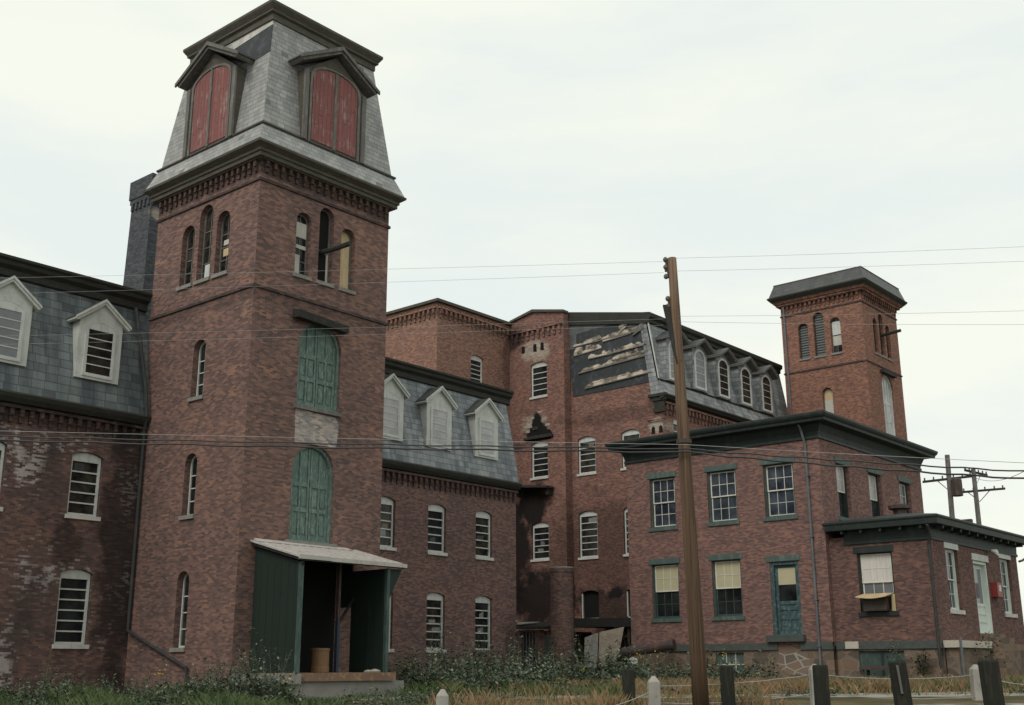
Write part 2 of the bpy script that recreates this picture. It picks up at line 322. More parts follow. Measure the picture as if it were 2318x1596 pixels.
def tag(o, label=None, cat=None, group=None, kind=None):
    if label: o['label'] = label
    if cat: o['category'] = cat
    if group: o['group'] = group
    if kind: o['kind'] = kind
    return o
def thing(name, loc, label, cat, group=None):
    o = bpy.data.objects.new(name, None); COL.objects.link(o); o.location = loc; o.empty_display_size = .3
    return tag(o, label, cat, group)
def solo(mb, name, mat, loc, label, cat, group=None, smooth=False):       # a thing that is one mesh, origin at its base
    me = bpy.data.meshes.new(name); me.from_pydata([(x-loc[0], y-loc[1], z-loc[2]) for x, y, z in mb.v], [], mb.f); me.materials.append(M[mat])
    if smooth:
        for p in me.polygons: p.use_smooth = True
    o = bpy.data.objects.new(name, me); o.location = loc; COL.objects.link(o); return tag(o, label, cat, group)

class Face:                              # a vertical wall plane: 'F' looks to -Y, 'L' looks to -X
    def __init__(s, kind, c): s.k = kind; s.c = c
    def p(s, u, v, d=0.): return (u, s.c+d, v) if s.k == 'F' else (s.c+d, u, v)
    def box(s, mb, u0, u1, v0, v1, d0, d1):
        if s.k == 'F': mb.box(min(u0,u1), max(u0,u1), s.c+d0, s.c+d1, v0, v1)
        else: mb.box(s.c+d0, s.c+d1, min(u0,u1), max(u0,u1), v0, v1)
    def prism(s, mb, poly, d0, d1): mb.extr([s.p(u, v, d0) for u, v in poly], [s.p(u, v, d1) for u, v in poly])
    def poly(s, mb, poly, d=0.): mb.quad(*[s.p(u, v, d) for u, v in poly])

def arc(u0, u1, vs, rise, n=10):         # from (u1,vs) over the top to (u0,vs)
    if rise < 1e-4: return [(u1, vs), (u0, vs)]
    w = (u1-u0)/2; r = (w*w+rise*rise)/(2*rise); cv = vs+rise-r; cu = (u0+u1)/2; a = math.asin(min(1, w/r))
    if rise > w*.999: a = math.pi/2
    return [(cu+r*math.sin(a-2*a*i/n), cv+r*math.cos(a-2*a*i/n)) for i in range(n+1)]
def outline(u0, u1, v0, vs, rise, n=10): return [(u0, v0), (u1, v0)] + arc(u0, u1, vs, rise, n)
def ring2(mb, fc, a, b, d0, d1):         # frame between two outlines
    n = len(a); vs = [fc.p(*q, d0) for q in a]+[fc.p(*q, d0) for q in b]+[fc.p(*q, d1) for q in a]+[fc.p(*q, d1) for q in b]
    fs = []
    for i in range(n):
        j = (i+1) % n; fs += [(i, j, n+j, n+i), (i, 2*n+i, 2*n+j, j), (n+i, n+j, 3*n+j, 3*n+i)]
    mb.add(vs, fs)
def wall(mb, fc, u0, u1, v0, v1, ops=(), depth=.25):
    us = sorted({u0, u1, *[x for o in ops for x in (o[0], o[1])]}); vs = sorted({v0, v1, *[x for o in ops for x in (o[2], o[3]+o[4])]})
    us = [x for x in us if u0 <= x <= u1]; vs = [x for x in vs if v0 <= x <= v1]
    for i in range(len(us)-1):
        j = 0
        while j < len(vs)-1:
            def hole(j): 
                cu, cv = (us[i]+us[i+1])/2, (vs[j]+vs[j+1])/2
                return any(o[0] < cu < o[1] and o[2] < cv < o[3]+o[4] for o in ops)
            if hole(j): j += 1; continue
            k = j
            while k < len(vs)-1 and not hole(k): k += 1
            fc.poly(mb, [(us[i], vs[j]), (us[i+1], vs[j]), (us[i+1], vs[k]), (us[i], vs[k])]); j = k
    for a, b, c, d, r in [o[:5] for o in ops]:
        pts = arc(a, b, d, r); top = d+r
        if r > 1e-4:
            for q, w in zip(pts, pts[1:]): fc.poly(mb, [q, w, (w[0], top), (q[0], top)])
        ol = outline(a, b, c, d, r)
        for q, w in zip(ol, ol[1:]+ol[:1]): mb.quad(fc.p(*q, 0), fc.p(*w, 0), fc.p(*w, depth), fc.p(*q, depth))

def ringprof(mb, x0, x1, y0, y1, prof):  # a moulding run round a rectangle
    loops = [[(x0-o, y0-o, z), (x1+o, y0-o, z), (x1+o, y1+o, z), (x0-o, y1+o, z)] for o, z in prof]
    mb.loft(loops, cap=False); mb.quad(*loops[-1])
def corbels(mb, fc, u0, u1, zt, pitch=.34, w=.13, h=.42, d=.14):
    n = max(1, int(abs(u1-u0)/pitch)); st = (u1-u0)/n
    for i in range(n):
        c = u0+st*(i+.5); k = -1 if i % 2 else 1
        fc.box(mb, c-w/2, c+w/2, zt-h*.55, zt, -d, .01); fc.box(mb, c-w/2+.01, c+w/2-.01, zt-h, zt-h*.55, -d*.55, .01)
    fc.box(mb, u0, u1, zt, zt+.09, -d-.03, .01)

# ------------------------------------------------------------------ windows
def mill_window(par, fc, u0, u1, v0, vs, rise, rows=5, pane='glass', frame='white', inset=.10, sill='sill', head=.16):
    """one column of panes under a solid curved head"""
    f = MB(); jam = .085
    o = outline(u0+.012, u1-.012, v0, vs, max(rise-.01, 0)); i = [(u0+jam, v0+.07), (u1-jam, v0+.07)] + [(max(u0+jam, min(u1-jam, q[0])), vs-head) for q in arc(u0, u1, vs, rise)]
    ring2(f, fc, o, i, inset, inset+.09)
    hgt = (vs-head-v0-.07)
    for k in range(1, rows): 
        z = v0+.07+hgt*k/rows; fc.box(f, u0+jam-.004, u1-jam+.004, z-.021, z+.021, inset+.025, inset+.075)
    w = f.build('window', frame, par)
    p = MB(); fc.poly(p, [(u0+jam-.02, v0+.05), (u1-jam+.02, v0+.05), (u1-jam+.02, vs-head+.02), (u0+jam-.02, vs-head+.02)], inset+.055); p.build('pane', pane, w)
    wr = random.Random(int(u0*131+v0*17)); 
    if pane.startswith('glass_int') or wr.random() < .4:                  # things stacked or boards set behind single panes
        for k in range(wr.randint(1, 2)):
            r_ = wr.randrange(rows); za_, zb_ = v0+.07+hgt*r_/rows+.03, v0+.07+hgt*(r_+1)/rows-.03; a_ = u0+jam+.02+wr.random()*(u1-u0)*.35; b_ = min(u1-jam-.02, a_+(u1-u0)*wr.uniform(.15, .5))
            q = MB(); fc.poly(q, [(a_, za_), (b_, za_), (b_, za_+(zb_-za_)*wr.uniform(.4, 1)), (a_, za_+(zb_-za_)*wr.uniform(.5, 1))], inset+.0535); q.build('pane_board', wr.choice(('glass_grey', 'sill_grey', 'board_brown', 'glass_dim')), w)
    if sill:
        s_ = MB(); fc.box(s_, u0-.055, u1+.055, v0-.125, v0-.003, -.07, .16); s_.build('sill', sill, w)
    return w
def lancet(par, fc, u0, u1, v0, vt, kind='glass', inset=.17, sill='sill_grey', right=True, bars=4, frame='wood_grey', bits=()):
    r = (u1-u0)/2; vs = vt-r; f = MB(); t = .055
    ring2(f, fc, outline(u0+.01, u1-.01, v0, vs, r-.01), outline(u0+t, u1-t, v0+.06, vs, r-t), inset, inset+.07)
    if kind in ('glass', 'glass_int', 'glass_grey'):
        for k in range(1, bars): fc.box(f, u0+t, u1-t, v0+.06+(vs-v0)*k/bars-.016, v0+.06+(vs-v0)*k/bars+.016, inset+.02, inset+.06)
        fc.box(f, (u0+u1)/2-.014, (u0+u1)/2+.014, v0+.06, vt-t, inset+.022, inset+.058)
    w = f.build('window', frame, par)
    p = MB(); fc.poly(p, outline(u0+t-.01, u1-t+.01, v0+.05, vs, r-t+.01), inset+.045); p.build('pane', kind, w)
    for (a, b, c, d, mt) in bits:        # boards nailed over single panes
        q = MB(); W_ = u1-u0-2*t; fc.box(q, u0+t+W_*a, u0+t+W_*b, v0+(vt-v0)*c, v0+(vt-v0)*d, inset+.012, inset+.03); q.build('pane_board', mt, w)
    if sill:
        s_ = MB(); fc.box(s_, u0-.06, u1+.06, v0-.12, v0-.003, -.06, .2); s_.build('sill', sill, w)
    return w
def dormer(par, fc, uc, hw, z0, ze, za, df, db, hood, win, face_mat='white_grey', roof_mat='slate_left', trim='white_grey', pane='glass', rows=5, round_top=False, front=.16, rows_frame='white', casing=None):
    """a boxed dormer with a small gabled hood, its window a sub-part"""
    b = MB(); fc.prism(b, [(uc-hw, z0), (uc+hw, z0), (uc+hw, ze), (uc, za-.12), (uc-hw, ze)], df, db); d = b.build('dormer', face_mat, par)
    r = MB(); g = (za-ze)/hw*.92
    eu, ev = hood, za-(za-ze)*hood/hw
    for s in (-1, 1):
        fc.prism(r, [(uc, za), (uc+s*eu, ev), (uc+s*eu, ev+.05), (uc, za+.05)], df-front+.03, db+.35)
    r.build('dormer_roof', roof_mat, d)
    t = MB()
    for s in (-1, 1):
        fc.prism(t, [(uc, za-.13), (uc+s*(eu-.06), ev-.09), (uc+s*eu, ev-.05), (uc+s*eu, ev-.003), (uc, za-.003)], df-front+.03, db+.3)
        fc.prism(t, [(uc, za-.045), (uc+s*(eu+.02), ev-.04), (uc+s*(eu+.02), ev+.04), (uc, za+.045)], df-front-.01, df-front+.027)
    t.build('barge_board', trim, d)
    u0, u1, v0, vs, rise = win
    c = MB(); k = .055
    ring2(c, fc, outline(u0-k, u1+k, v0-k, vs, rise+(k if round_top else k*.6)), outline(u0, u1, v0, vs, rise), df-.035, df+.01); c.build('window_casing', casing or trim, d)
    f = MB(); head = (0.02 if round_top else .10); jam = .05
    if round_top: ring2(f, fc, outline(u0, u1, v0, vs, rise), outline(u0+jam+.03, u1-jam-.03, v0+jam+.02, vs, max(rise-jam-.03, .05)), df-.028, df-.004)
    else: ring2(f, fc, outline(u0, u1, v0, vs, rise), [(u0+jam, v0+jam), (u1-jam, v0+jam)]+[(max(u0+jam, min(u1-jam, q[0])), vs-head) for q in arc(u0, u1, vs, rise)], df-.028, df-.004)
    vt = vs+rise*.55 if round_top else vs-head
    for i in range(1, rows):
        z = v0+jam+(vt-v0-jam)*i/rows; fc.box(f, u0+jam-.003, u1-jam+.003, z-.016, z+.016, df-.027, df-.006)
    f.build('window_frame', rows_frame, d)
    p = MB(); fc.poly(p, outline(u0+.02, u1-.02, v0+.02, vs, max(rise-.02, 0.01)), df-.012); p.build('pane', pane, d)
    return d
def sash(par, fc, u0, u1, v0, v1, left_hi=True, lint=None, sill=None, lint_mat='green_lint', trim='green_trim', sash_mat='cream', low_mat=None, pane='glass_blue', blind=None, inset=.14, sw=.09, low_pane=None, blind_mat='blind'):
    """two six-light sashes in a box frame"""
    f = MB(); ring2(f, fc, outline(u0, u1, v0, v1, 0), [(u0+sw, v0+.05), (u1-sw, v0+.05), (u1-sw, v1-.05), (u0+sw, v1-.05)], inset-.03, inset+.10)
    w = f.build('window', trim, par)
    a, b = u0+sw, u1-sw; mid = v0+(v1-v0)*.50
    for nm, z0, z1, dd, mt in (('upper_sash', mid-.02, v1-.05, inset+.01, sash_mat), ('lower_sash', v0+.05, mid+.02, inset+.05, low_mat or sash_mat)):
        q = MB(); t = .05
        ring2(q, fc, outline(a, b, z0, z1, 0), outline(a+t, b-t, z0+t, z1-t, 0), dd, dd+.037)
        for k in (1, 2): x = a+t+(b-a-2*t)*k/3; fc.box(q, x-.012, x+.012, z0+t, z1-t, dd+.008, dd+.03)
        zc = (z0+z1)/2; fc.box(q, a+t, b-t, zc-.012, zc+.012, dd+.009, dd+.031)
        q.build(nm, mt, w)
        p = MB(); fc.poly(p, outline(a+.02, b-.02, z0+.02, z1-.02, 0), dd+.022); p.build('pane', (blind_mat if blind and nm == 'upper_sash' else (low_pane if low_pane and nm == 'lower_sash' else pane)), w)
    if lint: q = MB(); fc.box(q, lint[0], lint[1], v1+.003, v1+lint[2], -.035, .12); q.build('lintel', lint_mat, w)
    if sill: q = MB(); fc.box(q, u0-.09, u1+.09, v0-.16, v0-.003, -.06, .15); q.build('sill', sill, w)
    return w
def arched_doors(par, fc, u0, u1, v0, vs, rise, mat='green_door', inset=.14):
    f = MB(); ring2(f, fc, outline(u0+.005, u1-.005, v0, vs, rise-.005, 14), outline(u0+.09, u1-.09, v0+.06, vs, rise-.09, 14), inset-.05, inset+.1)
    d = f.build('loading_door', mat, par)
    uc = (u0+u1)/2
    b = MB(); fc.poly(b, outline(u0+.05, u1-.05, v0+.02, vs, rise-.05, 14), inset+.06); 
    H = vs+rise-v0
    for s in (-1, 1):                     # stiles and rails of each leaf stand proud of the panels
        e0, e1 = (uc-.02*0+s*.012, uc+s*((u1-u0)/2-.10))
        for x in (e0, (e0+e1)/2, e1-s*.0):
            x0, x1 = (x, x+s*.07) if x == e0 else ((x-.035, x+.035) if x != e1 else (x-s*.09, x))
            top = vs+rise-.12-(abs((x0+x1)/2-uc)/((u1-u0)/2))**2.2*rise*.95
            fc.box(b, min(x0, x1), max(x0, x1), v0+.04, top, inset+.02, inset+.059)
        for z in (v0+.04, v0+H*.30, v0+H*.56):
            fc.box(b, min(e0, e1), max(e0, e1), z, z+.13, inset+.024, inset+.058)
        for z, dz in ((v0+H*.30+.18, .10), (v0+.24, .08)):
            for xx in ((e0+.27*(e1-e0)), (e0+.73*(e1-e0))): fc.box(b, xx-.09, xx+.09, z, z+H*.17, inset+.042, inset+.0605)
    b.build('door_leaf', mat, d)
    return d

# ------------------------------------------------------------------ ground, street
def gz(dist):
    P = [(-60, -1.25), (3, -1.25), (12, -1.05), (22, -.62), (30, -.42), (44, -.27), (60, -.25), (400, -.25)]
    for (a, za), (b, zb) in zip(P, P[1:]):
        if dist <= b: t = max(0, (dist-a)/(b-a)); return za+(zb-za)*t
    return -.25
def gxy(x, y): return gz((Vector((x, y))-Vector((CAM.x, CAM.y))).dot(FW2))
def ground_mat():
    b = NB('rough ground'); b.geo()
    n = b.noise(b.pos, .5, 5, .6); k = b.noise(b.pos, 9., 5, .7)
    c = b.ramp(n, [(.38, (.055, .062, .028)), (.52, (.115, .092, .045)), (.66, (.19, .155, .09))])
    c = b.mix(b.m('MULTIPLY', k, .6), c, (.03, .03, .018)); b.bump(k, .8, .06); return b.fin(c, .95, .1)
M['ground'] = ground_mat()
def gravel_mat():
    b = NB('pale gravel'); b.geo(); k = b.noise(b.pos, 16., 6, .75); n = b.noise(b.pos, .9, 4)
    c = b.ramp(k, [(.3, (.12, .115, .10)), (.55, (.33, .32, .29)), (.75, (.50, .48, .44))]); c = b.mix(b.ramp(n, [(.46, 0), (.58, 1)]), c, b.mix(k, (.05, .05, .025), (.17, .14, .08))); b.bump(k, .8, .04); return b.fin(c, .95, .1)
M['gravel'] = gravel_mat()
g = MB()
ds = [-60, -20, 0, 3, 7, 12, 17, 22, 26, 30, 37, 44, 60, 100, 200, 500, 1500, 4000]; ls = [-3000, -600, -150, -60, -30, -15, -8, 0, 8, 15, 30, 60, 150, 600, 3000]
vs_ = []; 
for d in ds:
    for l in ls:
        x, y = gp(d, l); vs_.append((x, y, gz(d)))
g.add(vs_, [(i*len(ls)+j, i*len(ls)+j+1, (i+1)*len(ls)+j+1, (i+1)*len(ls)+j) for i in range(len(ds)-1) for j in range(len(ls)-1)])
o = g.build('ground', 'ground'); tag(o, 'rough weedy ground in front of the brick mills', 'ground', kind='structure')
g = MB(); A = []; B_ = []
for l in range(-6, 40, 2):
    w = .35*math.sin(l*.7)+.16*max(0, l); k0, k1 = 25.0+w, 33.4+.4*math.sin(l*.43+1)+.19*max(0, l)
    x, y = gp(k0, l); A.append((x, y, gz(k0)+.015)); x, y = gp(k1, l); B_.append((x, y, gz(k1)+.015))
g.add(A+B_, [(i, i+1, len(A)+i+1, len(A)+i) for i in range(len(A)-1)])
o = g.build('gravel_path', 'gravel'); tag(o, 'pale strip of gravel behind the roped posts', 'path', kind='structure')
g = MB(); A = []; B_ = []
for l in range(12, 60, 3):
    x, y = gp(37.2, l); A.append((x, y, gz(37.2)+.02)); x, y = gp(41.5, l); B_.append((x, y, gz(41.5)+.02))
g.add(A[2:]+B_[2:], [(i, i+1, len(A)-2+i+1, len(A)-2+i) for i in range(len(A)-3)])
o = g.build('driveway', 'gravel'); tag(o, 'grey driveway beside the annex steps', 'driveway', kind='structure')

# ------------------------------------------------------------------ 1 the big tower
FT, LT = Face('F', 0.), Face('L', 0.)
TW, TD = 5.4, 5.45
T = thing('brick_tower', (2.7, 2.7, -.4), 'tall brick tower with pale slate mansard, red boarded dormers and green arched loading doors', 'tower')
lanF = [(1.48, 2.08, 12.18, 14.26), (2.40, 3.0, 12.18, 14.70), (3.32, 3.92, 12.18, 14.25)]
lanL = [(3.26, 3.94, 12.18, 14.22), (2.32, 3.02, 12.18, 14.69), (1.40, 2.08, 12.18, 14.24)]
stair = [(2.22, 2.86, 8.38, 10.20), (2.26, 2.88, 4.78, 6.64), (2.24, 2.84, .98, 3.15)]
dU = (1.80, 3.50, 8.08, 9.99, .85); dL = (1.76, 3.42, 4.02, 6.10, .85)
def lop(l): return [(a, b, c, d-(b-a)/2, (b-a)/2) for a, b, c, d in l]
w = MB(); wall(w, FT, 0, TW, -.8, 15.5, lop(lanF)+[dU, dL], .32); wall(w, LT, 0, TD, -.8, 15.5, lop(lanL)+lop(stair), .32)
w.quad((TW, 0, -.8), (TW, TD, -.8), (TW, TD, 15.5), (TW, 0, 15.5)); w.quad((0, TD, -.8), (TW, TD, -.8), (TW, TD, 15.5), (0, TD, 15.5))
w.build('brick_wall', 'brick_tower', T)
for z in (14.83, 11.40):
    s_ = MB(); ringprof(s_, 0, TW, 0, TD, [(.0, z-.05), (.05, z-.03), (.05, z+.05), (.0, z+.09)]); s_.build('string_course', 'brick_band', T)

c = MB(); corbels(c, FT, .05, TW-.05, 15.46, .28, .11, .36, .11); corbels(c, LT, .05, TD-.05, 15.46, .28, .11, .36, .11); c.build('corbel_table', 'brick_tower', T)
c = MB(); ringprof(c, 0, TW, 0, TD, [(.02, 15.44), (.20, 15.52), (.20, 15.63), (.25, 15.66), (.25, 15.74), (.33, 15.80), (.41, 15.86), (.42, 15.93), (.37, 15.96), (.0, 15.97)]); c.build('cornice', 'trim_brown', T)
def off(z): return .03-.52*(z-16.78)/4.03
c = MB(); ringprof(c, 0, TW, 0, TD, [(.37, 15.955), (.10, 16.62), (.145, 16.625)])
ringprof(c, 0, TW, 0, TD, [(.035, 16.72), (off(18.8), 18.8), (-.50, 20.85)]); rf = c.build('mansard_roof', 'slate_tower', T)
c = MB(); ringprof(c, 0, TW, 0, TD, [(.12, 16.618), (.15, 16.64), (.15, 16.69), (.035, 16.73)]); c.build('roof_ledge', 'trim_brown', T)
c = MB(); ringprof(c, 0, TW, 0, TD, [(-.52, 20.66), (-.44, 20.72), (-.44, 20.92), (-.36, 20.97), (-.36, 21.03), (-.30, 21.12), (-.25, 21.2), (-.25, 21.29), (-.32, 21.33), (-1.2, 21.5)]); c.build('top_cornice', 'trim_brown', T)
c = MB(); P_ = lambda y, z: (-off(z)-.012, y, z)
for a in ([(.42, 20.48), (2.35, 20.30), (2.5, 19.95), (1.35, 19.35), (.30, 19.42)],): 
    c.extr([P_(*q) for q in a], [(-off(q[1])+.01, q[0], q[1]) for q in a])
c.build('bare_roof_patch', 'tar', rf)
c = MB(); a = [(.45, 20.62), (2.6, 20.62), (2.45, 20.33), (.42, 20.50)]
c.extr([(-off(q[1])-.016, q[0], q[1]) for q in a], [(-off(q[1])+.01, q[0], q[1]) for q in a]); c.build('bare_roof_board', 'pale_board', rf)
# dormers: a wide arched pair of red shutters under a heavy hood
def big_dormer(fc, uc):
    hw, df, db, z0, ze, za = 1.30, -.12, .75, 16.66, 19.15, 20.33
    b = MB(); fc.prism(b, [(uc-hw, z0), (uc+hw, z0), (uc+hw, ze), (uc, za-.25), (uc-hw, ze)], df, db); d = b.build('dormer', 'trim_brown', T)
    r = MB(); t = MB()
    for s in (-1, 1):
        fc.prism(r, [(uc, za), (uc+s*1.68, za-.98), (uc+s*1.68, za-.92), (uc, za+.06)], df-.30, db+.3)
        fc.prism(t, [(uc, za-.20), (uc+s*1.56, za-1.09), (uc+s*1.66, za-1.0), (uc, za-.005)], df-.26, db)
        fc.prism(t, [(uc, za-.10), (uc+s*1.70, za-1.05), (uc+s*1.70, za-.93), (uc, za+.03)], df-.33, df-.27)
        for q, ww in ((hw-.06, .16), (hw-.26, .09)):
            fc.box(t, uc+s*q-ww/2, uc+s*q+ww/2, z0, ze-.03, df-.07 if ww > .1 else df-.045, df+.01)
    r.build('dormer_roof', 'slate_roof2', d); t.build('barge_board', 'wood_grey', d)
    a, b2 = uc-.96, uc+.96
    for s in (-1, 1):
        q = MB(); x0, x1 = sorted((uc+s*.05, uc+s*.95)); o1 = [(x0, z0+.10), (x1, z0+.10)]
        o1 += [(x, 18.98+.48*math.sqrt(max(0, 1-((x-uc)/1.06)**2))) for x in [x1+(x0-x1)*i/7 for i in range(8)]]
        fc.prism(q, o1, df-.02, df+.01); q.build('shutter', 'red_board', d)
    f = MB(); fc.box(f, uc-.05, uc+.05, z0+.02, 19.45, df-.06, df+.005)
    pts = [(uc+.99*math.cos(math.pi*i/12)*1.0, 18.98+.50*math.sin(math.pi*i/12)) for i in range(13)]
    for q, w_ in zip(pts, pts[1:]): fc.prism(f, [q, w_, (uc+(w_[0]-uc)*1.08, w_[1]+.07), (uc+(q[0]-uc)*1.08, q[1]+.07)], df-.05, df)
    f.build('shutter_frame', 'wood_grey', d)
big_dormer(FT, 2.72); big_dormer(LT, 2.72)
lancet(T, FT, *lanF[0], 'glass', bits=[(0, 1, .62, .86, 'pale_board'), (0, .55, .02, .34, 'pale_board'), (.2, 1, .44, .5, 'pale_board')])
lancet(T, FT, *lanF[1], 'void', bits=[(0, 1, .40, .44, 'wood_grey'), (0, .12, 0, .4, 'pale_board'), (.85, 1, 0, .4, 'pale_board')])
lancet(T, FT, *lanF[2], 'tan_board')
lancet(T, LT, *lanL[0], 'glass_int'); lancet(T, LT, *lanL[1], 'glass_int', bits=[(.0, .8, .03, .22, 'white')]); lancet(T, LT, *lanL[2], 'glass_int', bits=[(.1, .8, .3, .42, 'tan_board'), (.1, .8, .48, .56, 'pale_board')])
for a in stair: lancet(T, LT, *a, 'glass', frame='white_grey', inset=.2)
arched_doors(T, FT, *dU); arched_doors(T, FT, *dL)
c = MB(); c.extr([(1.5, -.32, 10.95), (1.5, -.02, 11.0), (1.5, .02, 10.74), (1.5, -.30, 10.72)], [(3.55, -.30, 10.86), (3.55, -.02, 10.92), (3.55, .02, 10.66), (3.55, -.27, 10.64)]); c.build('timber_lintel', 'wood_black', T)
c = MB(); FT.prism(c, [(1.80, 6.93), (3.42, 6.97), (3.46, 7.2), (3.50, 7.72), (3.34, 7.9), (1.78, 7.95)], -.012, .01); c.build('whitewash_patch', 'brick_washed', T)
c = MB(); FT.box(c, 1.70, 3.56, 7.95, 8.07, -.10, .2); c.build('door_sill', 'wood_grey', T)
c = MB(); FT.box(c, 1.60, 3.52, 3.90, 4.01, -.12, .2); c.build('door_sill', 'sill_grey', T)
c = MB(); c.tube([(2.55, .3, 13.18), (2.72, -.35, 13.22), (2.85, -.95, 13.30)], .085, 8); c.build('hoist_beam', 'wood_black', T)
c = MB(); c.box(.4, TW-.4, .4, TD-.4, 1, 15.3); c.build('dark_interior', 'void', T)

# ------------------------------------------------------------------ 2 loading dock
DK = thing('loading_dock', (2.2, -1, -.45), 'deep green boarded loading dock with a slanting pale metal roof at the tower foot', 'loading dock')
d = MB(); d.box(.35, 4.05, -2.25, -.01, .06, .28); d.build('platform', 'rust', DK)
d = MB(); d.box(.15, 4.5, -2.12, -.02, -.9, .05); d.build('foundation', 'concrete', DK)
d = MB(); d.box(-.02, .55, -2.3, -.02, .0, .26); d.build('stone_step', 'concrete', DK)
def slab(x0, x1, t0, t1):               # roof line falls to the front
    return [(x0, 0, 3.86+t0), (x1, 0, 3.86+t0), (x1, -2.15, 3.30+t0), (x0, -2.15, 3.30+t0)], [(x0, 0, 3.86+t1), (x1, 0, 3.86+t1), (x1, -2.15, 3.30+t1), (x0, -2.15, 3.30+t1)]
d = MB(); d.extr(*slab(.40, 4.48, 0, .05)); d.box(.40, 1.55, -2.19, -2.152, 3.26, 3.37); d.box(1.55, 4.48, -2.18, -2.152, 3.25, 3.36)
for i in range(1, 14): x = .4+i*.3; d.extr([(x, -.02, 3.905), (x+.03, -.02, 3.905), (x+.03, -2.15, 3.355), (x, -2.15, 3.355)], [(x, -.02, 3.925), (x+.03, -.02, 3.925), (x+.03, -2.15, 3.375), (x, -2.15, 3.375)])
d.build('roof', 'metal_white', DK)
d = MB(); d.extr([(.5, -.012, 3.915), (4.0, -.012, 3.915), (4.0, -.30, 3.845), (.5, -.26, 3.855)], [(.5, -.012, 3.97), (4.0, -.012, 3.95), (4.0, -.30, 3.86), (.5, -.26, 3.87)]); d.build('flashing', 'metal_white', DK)
d = MB(); d.extr(*slab(.45, 4.42, -.08, -.01)); d.build('soffit', 'wood_black', DK)
d = MB()
d.extr([(.60, -.01, .28), (.60, -1.9, .28), (.60, -1.9, 2.75), (.60, -2.1, 3.17), (.60, -.01, 3.71)], [(.66, -.01, .28), (.66, -1.9, .28), (.66, -1.9, 2.75), (.66, -2.1, 3.17), (.66, -.01, 3.71)])
for y in [-.01-.30*i for i in range(1, 7)]: d.box(.595, .60, y-.006, y+.006, .3, 3.2)
d.build('side_panel', 'dock_green', DK)
d = MB(); d.box(3.82, 3.88, -2.0, -.50, .28, 3.2); d.box(3.82, 3.88, -.5, -.01, 2.15, 3.6)
d.extr([(3.88, -1.97, 2.3), (3.88, -2.03, 2.3), (3.88, -2.03, 3.2), (3.88, -1.97, 3.2)], [(3.9, -1.97, 2.3), (3.9, -2.03, 2.3), (4.40, -2.03, 3.2), (4.40, -1.97, 3.2)])
d.box(3.80, 3.82, -1.3, -1.24, .28, 2.15); d.box(3.80, 3.82, -1.92, -1.85, .28, 2.9); d.build('side_panel', 'dock_green', DK)
for x in (.63, 3.85):
    d = MB(); d.box(x-.05, x+.05, -2.06, -1.94, .28, 3.2); d.build('post', 'green_trim', DK)
d = MB(); d.box(2.62, 2.70, -1.3, -1.2, 1.7, 3.35); d.build('post', 'iron', DK)
d = MB(); d.box(2.615, 2.705, -1.305, -1.195, .28, 1.7); d.build('post_foot', 'blue_tarp', DK)
d = MB(); d.tube([(2.72, -1.2, 1.6), (3.82, -.6, 2.4)], .05, 6); d.build('brace', 'wood_black', DK)
d = MB(); d.box(.9, 3.6, -.04, -.012, .28, 3.5); d.build('dark_backing', 'void', DK)  # black sheet stands in for the unlit door opening behind the dock
d = MB(); d.extr([(.67, -1.85, .3), (2.2, -.10, .3), (2.2, -.10, 2.7), (.67, -1.85, 2.7)], [(.70, -1.85, .3), (2.23, -.10, .3), (2.23, -.10, 2.7), (.70, -1.85, 2.7)]); solo(d, 'tarpaulin', 'blue_tarp', (1.4, -1, .3), 'dark blue sheet hung inside the green loading dock', 'tarpaulin')
d = MB()
K = [(.245, .285), (.255, .30), (.255, .42), (.245, .44), (.245, .86), (.262, .87), (.262, .93), (.2, .94)]
bx, by = 1.98, -1.35
d.loft([[(bx+r*math.cos(2*math.pi*k/18), by+r*math.sin(2*math.pi*k/18), z) for k in range(18)] for r, z in K]); solo(d, 'drum', 'barrel', (bx, by, .285), 'tan fibre drum standing on the loading dock floor', 'drum', smooth=False)
for i, (x, y, r) in enumerate(((3.15, -2.05, .10), (3.36, -2.1, .13), (3.5, -2.0, .08))):
    d = MB(); d.loft([[(x+r*1.3*q*math.cos(k), y+r*q*math.sin(k)*.8, .285+h*r) for k in [j*math.pi/4 for j in range(8)]] for q, h in ((1.1, 0), (1.2, .3), (.7, .55), (.2, .7))])
    solo(d, 'rag', 'plaster', (x, y, .285), ['small pale crumpled rag on the rusty dock edge, nearest the drum', 'largest pale crumpled rag on the rusty dock edge', 'smallest pale rag on the dock edge, by the right post'][i], 'rag', 'rags on the dock edge')

